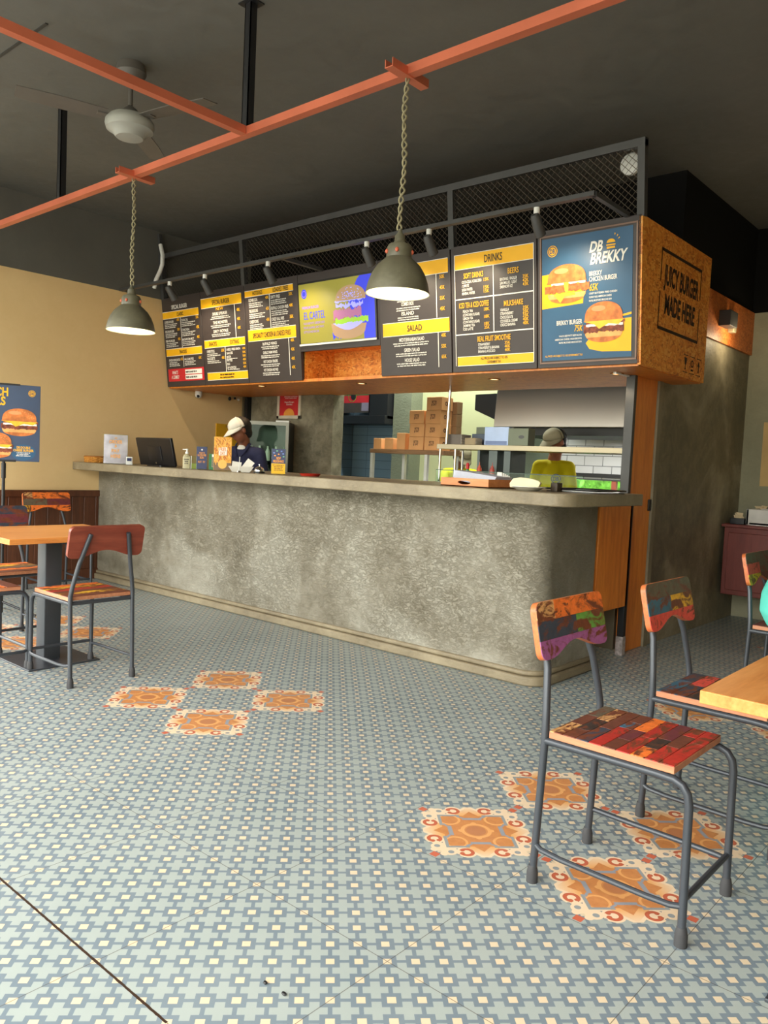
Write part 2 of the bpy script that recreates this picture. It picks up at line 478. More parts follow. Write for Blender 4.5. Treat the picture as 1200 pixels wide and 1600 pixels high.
CRISP = flat('crispy_brown', rgb(190, 104, 52), .5, 0, .4, .4, 45)
EGG = flat('egg_white', rgb(244, 238, 222), .4)
CHEESE = flat('cheese_yellow', rgb(246, 190, 50), .4, 0, .4, .12, 20)
LETT = flat('lettuce_green', rgb(120, 160, 60), .5, 0, .4, .3, 30)
CARDB = flat('kraft_cardboard', rgb(226, 166, 112), .7, 0, .2, .06, 5)
STAMP = flat('stamp_ink', rgb(70, 38, 30), .6)
GREENW = flat('pale_green_wall', rgb(172, 174, 136), .7, 0, .3, .04, 1)
BTILE = mat_tile('blue_grey_tile', rgb(136, 160, 180), rgb(86, 104, 120), .62, .105, 'X', .3, 0, .003)
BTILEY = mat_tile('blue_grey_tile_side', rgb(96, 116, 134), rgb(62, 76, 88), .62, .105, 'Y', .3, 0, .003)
WTILE = mat_tile('white_metro_tile', rgb(206, 208, 210), rgb(96, 100, 104), .2, .1, 'X', .2)
SKIN = flat('skin', rgb(150, 94, 66), .5, 0, .4, .06, 8)
HAIR = flat('black_hair', rgb(24, 20, 18), .5, 0, .3, .2, 40)

# ------------------------------------------------------------------ room
H = 3.43; XL = -7.064; YB = 7.46; XW = -2.27; XR = 3.0; YF = -.8
def sbox(name, mat, *d, bevel=0):
    o = MB().box(*d).obj(name, mat, bevel=bevel); return struct(o)
sbox('floor', FLOOR, XL-.2, XR+.2, YF, YB+.15, -.12, 0)
sbox('ground', flat('pavement', rgb(120, 118, 110), .8), -40, 40, -40, 40, -.5, -.13)
sbox('ceiling', CEIL, XL-.2, XR+.2, YF-.3, YB+.15, H, H+.15)
# left wall: beige below, charcoal band above; open to the street nearest the camera
w = MB().mat(0).box(XL-.18, XL, 1.9, 5.85, 0, 2.77).mat(1).box(XL-.18, XL, 1.9, YB+.15, 2.77, H).mat(2).box(XL-.18, XL, 5.85, YB+.15, 0, 2.77)
struct(w.obj('wall_left', [BEIGE, CEIL, BTILEY]))
sbox('wall_left_header', CEIL, XL-.18, XL, YF, 1.9, 2.95, H)
# kitchen back wall and the wall right of it, charcoal above 2.7
w = MB().mat(1).box(XL, -6.1, YB, YB+.15, 0, H).mat(0).box(-6.1, -4.7, YB, YB+.15, 0, H)
w.mat(2).box(-4.7, -4.09, YB, YB+.15, 0, 1.62).box(-4.09, -3.3, YB, YB+.15, 0, .96).box(-4.09, -3.3, YB, YB+.15, 1.17, 1.62).box(-3.3, XW-.15, YB, YB+.15, 0, 1.62)
w.mat(0).box(-4.7, XW-.15, YB, YB+.15, 1.62, H)
struct(w.obj('wall_kitchen_back', [GREENW, BTILE, WTILE]))
GCONC = mat_concrete('grey_olive_concrete', [rgb(130, 128, 104), rgb(150, 147, 122), rgb(166, 163, 138)], .6, 1, .2)
w = MB().mat(0).box(XW-.15, XR, YB, YB+.15, 0, 2.70).mat(1).box(XW-.15, XR, YB, YB+.15, 2.70, H)
struct(w.obj('wall_back', [GCONC, BLACKWALL]))
w = MB().mat(0).box(XW-.15, XW, 5.53, YB, 0, 2.33).mat(1).box(XW-.15, XW, 5.76, YB, 2.33, H)
struct(w.obj('wall_kitchen_side', [DCONC, BLACKWALL]))
sbox('trim_concrete_edge', mat_concrete('edge_concrete', [rgb(104, 98, 80), rgb(130, 122, 100), rgb(144, 136, 114)], .5), XW-.15, XW+.012, 5.50, 5.56, 0, 1.90)
sbox('wall_right', BEIGE, XR, XR+.18, YF, YB+.15, 0, H)
sbox('wall_front_added', BEIGE, 1.0, XR, YF-.15, YF, 0, H)  # unseen wall, added so the street daylight fades towards the right
# concrete wall behind the till, kitchen opening to its right
w = MB().mat(0).box(XL, -5.69, 5.70, 5.85, 0, 2.9).mat(1).box(XL, -5.69, 5.70, 5.85, 2.9, H)
struct(w.obj('wall_till_back', [DCONC, BLACKWALL]))
sbox('wall_added_backdrop', BLACKWALL, -5.69, XW-.15, 5.76, 5.86, 2.0, H)  # black wall added above the canopy to keep the mesh backdrop dark
sbox('trim_black_post', BLACKM, XL, -6.975, 5.64, 5.70, 0, 2.2)
sbox('trim_steel_conduit', STAIN, XL+.03, XL+.045, 5.62, 5.64, 0, 2.2)
# kitchen pillar
sbox('wall_kitchen_pillar', mat_concrete('pillar_grey', [rgb(100, 104, 88), rgb(116, 120, 100), rgb(126, 130, 110)], .6), -6.22, -5.95, 7.25, YB, 0, H)
# wainscot of vertical boards with a cap rail
w = MB(); y = 1.9
while y < 3.94:
    e = min(y+.118, 3.94); w.box(XL, XL+.016, y, e-.006, .1, .80); y += .118
w.box(XL, XL+.012, 1.9, 3.94, 0, .82)
w.box(XL, XL+.03, 1.9, 3.94, .79, .85).box(XL, XL+.024, 1.9, 3.94, 0, .1)
struct(w.obj('trim_wainscot', WAINS, bevel=.003))
# ceiling recess lines near the left
w = MB().box(-4.86, -4.20, 1.985, 2.0, H-.006, H).box(-4.44, -4.36, 1.2, 2.04, H-.008, H)
struct(w.obj('trim_ceiling_slot', flat('slot_grey', rgb(52, 50, 46), .6)))
# small window in the kitchen's back wall, planting outside
w = MB().box(-4.09, -4.07, YB, YB+.1, .96, 1.17).box(-3.32, -3.3, YB, YB+.1, .96, 1.17).box(-4.09, -3.3, YB, YB+.1, .96, .975).box(-4.09, -3.3, YB, YB+.1, 1.155, 1.17)
wf = struct(w.obj('window_1', FRAMEM))
MB().box(-4.07, -3.32, YB+.05, YB+.055, .975, 1.155).obj('pane', mat_glass('window_pane'), wf)
MB().box(-3.50, -3.45, YB+.01, YB+.05, .975, 1.155).obj('mullion', flat('red_post', rgb(176, 92, 70), .6), wf)
lf = MB(); rnd = random.Random(3)
for k in range(420):
    c = Vector((rnd.uniform(-4.9, -3.0), rnd.uniform(8.3, 8.8), rnd.uniform(.5, 1.6))); a = rnd.uniform(0, 6.3); L = rnd.uniform(.05, .12)
    d = Vector((math.cos(a), rnd.uniform(-.4, .4), math.sin(a))); n = Vector((-d.z, rnd.uniform(-.3, .3), d.x))
    lf.add([c-d*L, c+n*L*.35, c+d*L, c-n*L*.35], [(0, 1, 2, 3)])
lf.box(-5.1, -2.8, 8.8, 8.9, 0, 1.75)
o = lf.obj('garden_hedge', flat('leaf_green', rgb(120, 170, 70), .5, 0, .3, .5, 9), sharp=0); tag(o, 'bright green leafy planting seen through the small kitchen window', 'hedge')

# ------------------------------------------------------------------ serving counter
CY, CX = 3.937, -2.22
def rounded_L(x0, x1, y0, y1, r, n=8):
    """outline, clockwise start at back-left; the front right corner is rounded"""
    pts = [(x0, y1), (x0, y0)]
    for i in range(n+1):
        a = math.radians(-90+90*i/n); pts.append((x1-r+r*math.cos(a), y0+r+r*math.sin(a)))
    pts.append((x1, y1)); return pts
ct = thing('serving_counter', 'long polished concrete serving counter with rounded corner below the menu boards', 'counter', (-4.6, 4.2, 0))
def under(o, par): o.parent = par; o.matrix_parent_inverse = Matrix.Translation(par.location).inverted() if par.rotation_euler.z == 0 else Matrix.Identity(4); return o
under(MB().prism(rounded_L(XL+.002, CX, CY, 4.58, .12), 0, 1.045).obj('body', CONC, bevel=.006), ct)
pl = MB(); pl.prism(rounded_L(XL+.002, CX+.035, CY-.035, 4.60, .14), 0, .055)
pl.prism(rounded_L(XL+.002, CX+.018, CY-.018, 4.60, .13), .055, .085)
under(pl.obj('plinth', LEDGEC, bevel=.01), ct)
under(MB().prism(rounded_L(XL+.002, -1.955, 3.67, 4.62, .13), 1.045, 1.115).obj('ledge', LEDGEC, bevel=.006), ct)

# OSB gate and door panel at the counter's end
g = thing('swing_gate', 'low OSB swing gate closing the gap beside the counter end', 'gate', (-2.25, 4.67, 0))
under(MB().box(-2.27, -2.235, 4.64, 5.12, .34, 1.035).obj('panel', PLY, bevel=.003), g)
pt = thing('gate_post', 'short dark post with scuffed white foot under the OSB gate', 'post', (-2.26, 5.11, 0))
under(MB().box(-2.28, -2.235, 5.09, 5.135, .13, 1.03).obj('shaft', BLACKM, bevel=.003), pt)
under(MB().box(-2.283, -2.232, 5.087, 5.138, 0, .13).obj('foot', flat('scuffed_white', rgb(150, 140, 138), .7, 0, .3, .35, 30), bevel=.003), pt)
dp = thing('door_panel', 'tall varnished orange wood panel with a dark steel edge', 'panel', (-2.3, 5.35, 0))
under(MB().box(-2.31, -2.275, 5.145, 5.50, 0.0, 1.895).obj('board', PLY, bevel=.003), dp)
under(MB().box(-2.33, -2.268, 5.105, 5.145, 1.03, 1.895).obj('jamb', FRAMEM, bevel=.002), dp)
under(MB().rbox(-2.275, -2.262, 5.455, 5.497, .98, 1.06, .004).obj('lock_plate', BLACKM, bevel=.002), dp)

# ------------------------------------------------------------------ menu canopy: sloping front of boards, OSB box behind
TILT = math.atan(.12); MY, MZ = 4.67, 1.907
ROT = (PI/2+TILT, 0, 0)
MM = Matrix.Translation((0, MY, MZ)) @ Matrix.Rotation(PI/2+TILT, 4, 'X')      # board space (x, up the slope, towards the room)
def bloc(u, v, w=0): return MM @ Vector((u, v, w))
cn = thing('menu_canopy', 'OSB canopy box over the counter carrying the menu boards', 'canopy', (-4.55, 5.2, 1.9))
# side panel (a slanted quadrilateral), underside, top, back, niche lining
def yat(z): return MY-.12*(z-MZ)
sd = MB().add([(x, y, z) for x in (-2.07, -2.048) for y, z in ((yat(1.9), 1.9), (5.75, 1.9), (5.75, 2.77), (yat(2.77), 2.77))],
              [(0, 1, 2, 3), (7, 6, 5, 4), (0, 4, 5, 1), (1, 5, 6, 2), (2, 6, 7, 3), (3, 7, 4, 0)])
side = under(sd.obj('side_panel', OSB), cn)
under(MB().box(XL+.01, -5.69, 4.69, 5.66, 1.895, 1.92).box(-5.69, -2.07, 4.69, 5.75, 1.895, 1.92).obj('underside', PLY), cn)
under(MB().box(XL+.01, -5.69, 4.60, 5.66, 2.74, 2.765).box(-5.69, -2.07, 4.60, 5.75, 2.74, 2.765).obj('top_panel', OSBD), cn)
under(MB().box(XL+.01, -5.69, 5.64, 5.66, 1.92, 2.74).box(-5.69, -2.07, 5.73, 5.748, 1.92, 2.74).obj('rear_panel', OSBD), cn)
nb = MB().box(-5.06, -4.10, 5.05, 5.07, 1.92, 2.20).box(-5.075, -5.055, 4.70, 5.07, 1.92, 2.20).box(-4.11, -4.09, 4.70, 5.07, 1.92, 2.20).box(-5.07, -4.09, 4.70, 5.07, 2.19, 2.20)
under(nb.obj('niche_lining', OSB), cn)
# stencilled marks on the side, drawn in the side's plane: local x = +Y, local y = Z
MS = Matrix(((0, 0, 1, -2.047), (1, 0, 0, 0), (0, 1, 0, 0), (0, 0, 0, 1)))
st = MB()
for y0, y1, z0, z1 in ((4.878, 5.575, 2.632, 2.652), (4.878, 5.575, 2.150, 2.170), (4.878, 4.890, 2.445, 2.645), (4.878, 4.890, 2.155, 2.385), (5.563, 5.575, 2.445, 2.645), (5.563, 5.575, 2.155, 2.385)):
    st.rect(y0, z0, y1, z1, .001, MS)
text(st, 'JUICY BURGER', 5.235, 2.440, .118, .60, .001, bold=.035, M=MS)
text(st, 'MADE HERE', 5.232, 2.262, .118, .52, .001, bold=.035, M=MS)
for k in range(3):
    y = 5.34+.122*k
    st.rect(y, 2.048, y+.09, 2.053, .001, MS); st.rect(y, 1.935, y+.09, 1.940, .001, MS)
st.poly([(5.36, 2.035), (5.41, 2.035), (5.40, 1.995), (5.39, 1.985), (5.39, 1.965), (5.405, 1.957), (5.365, 1.957), (5.38, 1.965), (5.38, 1.985), (5.37, 1.995)], .001, MS)
st.ring2(5.507, 2.005, .016, .026, .001, 20, MS); st.rect(5.487, 1.955, 5.527, 1.968, .001, MS)
st.poly([(5.629, 2.035), (5.655, 2.0), (5.637, 2.0), (5.637, 1.955), (5.621, 1.955), (5.621, 2.0), (5.603, 2.0)], .001, MS)
under(st.obj('stencil_marks', flat('stencil_ink', rgb(52, 34, 22), .6), sharp=0), cn)
# downlights in the underside
for x, y in ((-5.74, 4.80), (-4.60, 4.93), (-3.33, 5.02), (-2.35, 5.0)):
    dl = MB().mat(0).lathe([(.030, 0), (.046, 0), (.046, -.006), (.03, -.004), (.03, 0)], 20).mat(1).lathe([(0, -.001), (.030, -.001)], 20, close=False)
    o = dl.obj('downlight', [flat('brass_ring', rgb(170, 120, 60), .3, .8), mat_emit('warm_bulb', (1, .72, .4, 1), 1.0) if 'warm_bulb' not in MATS else MATS['warm_bulb']], None, (x, y, 1.894))
    under(o, cn)
    lamp('downlight_lamp', 'SPOT', (x, y, 1.88), 1.0, (1, .78, .5), (x, y, 0), spot_size=2.0, shadow_soft_size=.03)
# steel frame and expanded metal
fr = thing('mesh_screen', 'charcoal steel frame with expanded metal mesh above the menu boards', 'screen', (-4.55, 4.6, 2.77))
def bput(mb, name, mats, par, **k):
    mb.v = [tuple(MM @ Vector(p)) for p in mb.v]; return under(mb.obj(name, mats, **k), par)
f = MB()
for u in (-7.055, -5.79, -3.475, -2.085): f.box(u, u+.045, .86, 1.29, -.045, 0)
f.box(-7.055, -2.04, 1.255, 1.30, -.046, .001)
f.box(-7.055, -7.025, 1.29, 1.50, -.04, -.01)
bput(f, 'frame', FRAMEM, fr)
f = MB(); cw, ch, sw = .0225, .043, .0030
for i in range(int(4.96/cw)+1):
    u = -7.02+i*cw; s_ = 1 if i % 2 else -1
    for k in range(19):
        v = .858+k*ch/2; xa = u+s_*(-1)**k*cw*.46; xb = u-s_*(-1)**k*cw*.46
        f.add([(xa-sw, v, -.022), (xa+sw, v, -.019), (xb+sw, v+ch/2, -.019), (xb-sw, v+ch/2, -.022)], [(0, 1, 2, 3)])
bput(f, 'expanded_metal', flat('mesh_steel', rgb(86, 78, 66), .5, .2), fr, sharp=0)
cb = MB().lathe([(0, -.05), (.04, -.045), (.062, -.02), (.065, .01), (.05, .02), (0, .02)], 20)
o = cb.obj('junction_box', WHITE, None, tuple(bloc(-2.17, 1.19, -.10)), (PI/2, 0, 0)); tag(o, 'round white plastic fitting behind the mesh at its right end', 'fitting')
cc = MB().tube([(-7.02, 4.46, 2.86), (-6.98, 4.45, 2.93), (-6.88, 4.43, 3.0), (-6.83, 4.42, 3.06), (-6.83, 4.42, 3.15), (-6.87, 4.42, 3.25)], .02, 10)
o = cc.obj('white_conduit', WHITE); tag(o, 'bent white plastic conduit rising at the left end of the mesh screen', 'pipe')
# the light rail held out on two arms
rl = thing('track_light_rail', 'thin charcoal rail held out in front of the menu boards', 'rail', (-4.5, 4.12, 2.78))
under(MB().box(XL+.01, -2.13, 4.10, 4.14, 2.765, 2.79).obj('bar', FRAMEM), rl)
for x in (-4.75, -2.14):
    under(MB().box(x-.015, x+.015, 4.12, 4.56, 2.765, 2.79).obj('arm', FRAMEM), rl)
# spot lamps on the rail
def spot_lamp(x, label, first=[None]):
    loc = (x, 4.12, 2.765)
    if first[0] is None:
        t = thing('spot_lamp', label, 'spotlight', loc, group='spot lamps on the rail')
        MB().lathe([(.018, -.035), (.018, 0)], 14).obj('mount', WHITE, t)
        MB().tube([(0, 0, -.03), (0, .0, -.07)], .006, 8).obj('stem', FRAMEM, t)
        d = Vector((0, .62, -.78)).normalized(); a = Vector((0, -.01, -.06))
        sh = MB().tube([a-d*.02, a, a+d*.11, a+d*.115], [.022, .03, .034, .030], 18)
        sh.obj('lamp_head', FRAMEM, t); first[0] = t
    else: dup(first[0], label, loc)
    lamp('spot_lamp_light', 'SPOT', (x, 4.21, 2.62), 5, (1, .80, .55), (x, 4.63, 2.22), spot_size=1.9, spot_blend=.8, shadow_soft_size=.03)
for x, l in ((-6.24, 'leftmost black spot lamp on the rail, near the beige wall'), (-5.72, 'black spot lamp on the rail above the second menu board'),
             (-4.9, 'black spot lamp on the rail just left of the menu screen'), (-3.85, 'black spot lamp on the rail just left of the nearer pendant shade'),
             (-3.30, 'black spot lamp on the rail just right of the nearer pendant shade'), (-2.50, 'rightmost black spot lamp on the rail, above the blue poster')):
    spot_lamp(x, l)
# ------------------------------------------------------------------ menu boards
class Board:
    """a flat printed board on the sloping front; art is laid out in board space (x, up the slope)"""
    def __init__(s, label, u0, u1, v0=.0, v1=.86, name='menu_board', cat='menu board', mat=None):
        s.uc, s.v0 = (u0+u1)/2, v0
        s.t = thing(name, label, cat, tuple(bloc(s.uc, v0, 0)), rot=ROT)
        s.L = {}; s.sec = 0; s.bands = []
        s.T = Matrix.Translation((-s.uc, -v0, 0))
        MB().box(u0, u1, v0, v1, -.03, 0, s.T).obj('backing', mat or BOARD, s.t, bevel=.002)
    def layer(s, name, mat):
        k = (name, mat.name, s.sec if name in ('lettering', 'price_figures', 'small_print', 'white_strip') else 0)
        if k not in s.L: s.L[k] = (MB(), name, mat)
        return s.L[k][0]
    def band(s, u0, u1, v0, v1, w=.003):
        mb = MB(); mb.box(u0, u1, v0, v1, 0, w, s.T); s.bands.append((v0, mb.obj('header_band', YEL, s.t))); s.sec += 1
        e = s.layer('rule_line', PWHITE)
        e.rect(u0, v0-.004, u1, v0, .0035, s.T); e.rect(u0, v1, u1, v1+.004, .0035, s.T)
    def line(s, u0, v0, u1, v1): s.layer('rule_line', PWHITE).rect(u0, v0, u1, v1, .0035, s.T)
    def txt(s, t, u, v, h, width=None, mat=None, name='lettering', align='c', w=.005, **k):
        if name == 'header_lettering':                     # printed on its band: a sub-part of it
            m = MB(); text(m, t, u, v, h, width, w, align, M=s.T, **k)
            m.obj('lettering', mat, min(s.bands, key=lambda q: abs(q[0]-v))[1], sharp=0); return
        if name == 'yellow_lettering':
            s.sec += 1; m = MB(); text(m, t, u, v, h, width, w, align, M=s.T, **k); m.obj('heading', mat, s.t, sharp=0); return
        text(s.layer(name, mat or PWHITE), t, u, v, h, width, w, align, M=s.T, **k)
    def small(s, u0, u1, v, n=2, h=.009, gap=.016, align='l', mat=None):
        for k in range(n): greek(s.layer('small_print', mat or PWHITE), u0, u1, v-k*gap, h, .004, align, s.T, seed=int(abs(u0*997+v*7919+k*31)))
    def price(s, u, v, t=None, h=.026):
        text(s.layer('price_figures', YEL), t or random.choice(('45K', '55K', '65K', '50K', '40K')), u, v, h, .045, .004, 'c', M=s.T)
    def done(s):
        for mb, n, m in s.L.values():
            if mb.v: mb.obj(n, m, s.t, sharp=0)

b = Board('first menu board from the left, with a red strip at its foot', -7.055, -6.418, 0, .872)
b.txt('SPECIAL BURGER', -6.755, .757, .038, .26)
b.band(-7.05, -6.452, .672, .735); b.txt('CLASSIC', -6.75, .687, .032, .11, PBLACK, 'header_lettering')
b.line(-6.752, .378, -6.745, .668)
for r, v in enumerate((.628, .535, .442)):
    b.txt(('CHEESE BURGER', 'OG BURGER', 'FISH BURGER')[r], -7.02, v, .022, .155, align='l'); b.small(-7.02, -6.80, v-.018, 3)
    b.txt(('CLASSIC DBL', 'CHICKEN', 'MUSHROOM MELT')[r], -6.735, v, .022, (.11, .12, .19)[r], align='l'); b.small(-6.735, -6.50, v-.018, 3)
    b.price(-6.79, v+.01); b.price(-6.475, v+.01)
b.band(-7.03, -6.435, .305, .372); b.txt('SNACKIES', -6.74, .322, .032, .12, PBLACK, 'header_lettering')
b.line(-6.748, .19, -6.742, .302)
b.txt('ONION RINGS BITES', -6.99, .252, .022, .19, align='l'); b.small(-6.99, -6.80, .234, 3)
b.txt('HALLOUMI FRIES', -6.725, .252, .022, .15, align='l'); b.small(-6.725, -6.53, .234, 3); b.price(-6.77, .255); b.price(-6.47, .255)
MB().box(-7.02, -6.425, .052, .176, 0, .003, b.T).obj('red_strip', PRED, b.t)
b.txt("WHAT'S", -6.905, .122, .034, .10, shear=.25); b.txt('A COMBO?', -6.905, .078, .034, .13, shear=.25)
for v in (.118, .066):
    b.layer('white_strip', PWHITE).rect(-6.73, v, -6.455, v+.044, .004, b.T)
    greek(b.layer('small_print', PBLACK), -6.72, -6.465, v+.013, .016, .005, M=b.T, seed=3)
b.done()

b = Board('second menu board from the left, SPECIAL BURGER over SNACKS and EXTRAS', -6.412, -5.762, 0, .872)
b.band(-6.405, -5.80, .718, .803); b.txt('SPECIAL BURGER', -6.10, .738, .042, .26, PBLACK, 'header_lettering')
b.line(-5.905, .42, -5.897, .718)
b.txt('NEW', -6.12, .684, .026, .11, YEL, 'yellow_lettering')
for t, v in (('DOUBLE UP BURGER', .640), ('THE MONSTER', .560), ('DIRTY ROYALE', .480)):
    b.txt(t, -6.12, v, .026, .22); b.small(-6.27, -5.97, v-.02, 2, align='c'); b.price(-5.85, v+.01)
b.band(-6.387, -5.78, .348, .415); b.txt('SNACKS', -6.255, .364, .036, .12, PBLACK, 'header_lettering'); b.txt('EXTRAS', -5.93, .364, .036, .13, PBLACK, 'header_lettering')
b.line(-6.078, .116, -6.071, .345)
for t, v in (('CHEESE STICKS', .302), ('NUGGETS', .235)):
    b.txt(t, -6.355, v, .024, .12, align='l'); b.small(-6.355, -6.14, v-.018, 2); b.price(-6.11, v)
for k, t in enumerate(('CHEESE / FRIED ONION', 'SAUCES', 'BACON', 'PATTIES', 'EGG', 'DIP & DRIZZLE')):
    b.txt(t, -6.055, .306-.033*k, .02, (.20, .09, .06, .08, .04, .13)[k], align='l'); b.price(-5.80, .306-.033*k, h=.02)
    if k in (2, 5): b.small(-6.055, -5.86, .293-.033*k, 1, .008)
b.band(-6.37, -5.765, .045, .111)
for k in range(2): greek(b.layer('small_print_dark', PBLACK), -6.19, -5.94, .083-.026*k, .014, .005, 'c', b.T, seed=k+9)
b.done()

b = Board('third menu board from the left, HOTDOGS and LOADED FRIES', -5.756, -5.052, 0, .872)
b.band(-5.747, -5.108, .757, .806); b.txt('HOTDOGS', -5.57, .766, .032, .13, PBLACK, 'header_lettering'); b.txt('LOADED FRIES', -5.265, .766, .036, .20, PBLACK, 'header_lettering')
b.line(-5.417, .47, -5.409, .755)
for r, v in enumerate((.712, .618, .524)):
    b.txt(('OLD MEX DOG', 'THE GOOD DOG', 'CHEESY DOG')[r], -5.695, v, .026, .12, align='l'); b.small(-5.695, -5.48, v-.02, 3)
    b.txt(('DIRTY FRIES', 'BUFFALO CHICKEN FRIES', 'CHEESY BALL FRIES')[r], -5.395, v, .026, (.12, .22, .16)[r], align='l'); b.small(-5.395, -5.17, v-.02, 3)
    b.price(-5.445, v+.005); b.price(-5.14, v+.005)
b.band(-5.73, -5.097, .368, .464); b.txt('SPECIALITY CHICKEN & LOADED FRIES', -5.412, .393, .042, .50, PBLACK, 'header_lettering')
b.line(-5.196, .05, -5.189, .365)
for t, v in (('BUFFALO WINGS', .322), ('GARLIC PARM WINGS', .246), ('HOT CHICKEN TENDERS', .168), ('HOT CHICKEN AND FRIES', .094)):
    b.txt(t, -5.44, v, .024, .19); b.small(-5.58, -5.30, v-.02, 2, align='c'); b.price(-5.145, v+.01)
b.done()

b = Board('fourth printed menu board, SALAD heading, right of the screen', -4.145, -3.465, 0, .872)
b.band(-4.12, -3.482, .710, .805); b.txt('SPECIAL FAMILY', -3.95, .735, .042, .26, PBLACK, 'header_lettering')
b.line(-3.592, .40, -3.585, .708); b.line(-3.583, .046, -3.577, .294)
for v in (.64, .565, .50, .43):
    b.txt(('BURGER BOX', 'SHARE BOX', 'COMBO BOX', 'ISLAND')[int((.64-v)/.068)], -3.86, v+.012, .026, .12); b.small(-3.99, -3.72, v-.008, 2, .008, align='c')
for v in (.672, .597, .523, .448): b.price(-3.535, v)
b.band(-4.113, -3.478, .298, .392); b.txt('SALAD', -3.80, .322, .044, .14, PBLACK, 'header_lettering')
for t, v in (('MEDITERRANEAN SALAD', .250), ('GREEN SALAD', .172), ('HOUSE SALAD', .098)):
    b.txt(t, -3.83, v, .026, (.24, .15, .14)[int((.25-v)/.07)]); b.small(-4.02, -3.66, v-.018, 2, .009, align='c'); b.price(-3.53, v+.01)
b.done()

b = Board('charcoal menu board headed DRINKS, beside the blue burger poster', -3.455, -2.765, 0, .872)
b.line(-3.425, .045, -3.42, .812); b.line(-2.788, .045, -2.783, .812)
b.band(-3.42, -2.787, .712, .808); b.txt('DRINKS', -3.098, .735, .05, .145, PBLACK, 'header_lettering')
b.line(-3.42, .502, -2.787, .510); b.line(-3.42, .258, -2.787, .266); b.line(-3.103, .266, -3.095, .712)
b.txt('SOFT DRINKS', -3.262, .645, .036, .165, YEL, 'yellow_lettering'); b.txt('BEERS', -2.94, .638, .036, .085, YEL, 'yellow_lettering')
for k, t in enumerate(('COCA COLA / COKE ZERO', '/ SPRITE', 'SODA WATER', 'MINERAL WATER')):
    b.txt(t, -3.36, .612-.026*k, .019, (.165, .06, .09, .11)[k], align='l')
for v, p in ((.612, '15K'), (.56, '15K'), (.534, '15K')): b.price(-3.155, v, p, .022)
for k, t in enumerate(('BINTANG / RADLER', 'SAN MIGUEL / LIGHT', 'SMIRNOFF ICE')):
    b.txt(t, -3.045, .597-.025*k, .019, (.135, .135, .10)[k], align='l'); b.price(-2.845, .597-.025*k, ('35K', '42K', '43K')[k], .022)
b.txt('ICED TEA & ICED COFFEE', -3.262, .445, .036, .25, YEL, 'yellow_lettering'); b.txt('MILKSHAKE', -2.94, .428, .036, .15, YEL, 'yellow_lettering')
for k, t in enumerate(('PEACH TEA', '(CONTAINS SUGAR)', 'LEMON TEA', '(CONTAINS SUGAR)', 'JASMINE TEA', 'ICED LATTE')):
    b.txt(t, -3.355, .412-.0245*k, .018, (.085, .14, .085, .14, .10, .085)[k], align='l')
for k, p in ((0, '18K'), (2, '18K'), (4, '18K'), (5, '25K')): b.price(-3.155, .412-.0245*k, p, .022)
for k, t in enumerate(('VANILLA', 'STRAWBERRY', 'CHOCOLATE', 'COOKIES & CREAM', 'CHOCO BANANA')):
    b.txt(t, -3.045, .395-.025*k, .019, (.07, .105, .10, .135, .12)[k], align='l'); b.price(-2.845, .395-.025*k, ('35K', '35K', '35K', '40K', '40K')[k], .022)
b.txt('REAL FRUIT SMOOTHIE', -3.10, .205, .036, .27, YEL, 'yellow_lettering')
for k, t in enumerate(('STRAWBERRY', 'STRAWBERRY & BANANA', 'BANANA & AVOCADO')):
    b.txt(t, -3.23, .176-.024*k, .018, (.10, .175, .14)[k], align='l'); b.price(-2.99, .176-.024*k, ('35K', '40K', '40K')[k], .02)
b.band(-3.41, -2.788, .046, .105); b.txt('ALL PRICES ARE SUBJECT TO 10%', -3.10, .080, .017, .22, PBLACK, 'header_lettering'); b.txt('GOVERNMENT TAX', -3.10, .054, .017, .11, PBLACK, 'header_lettering')
b.done()

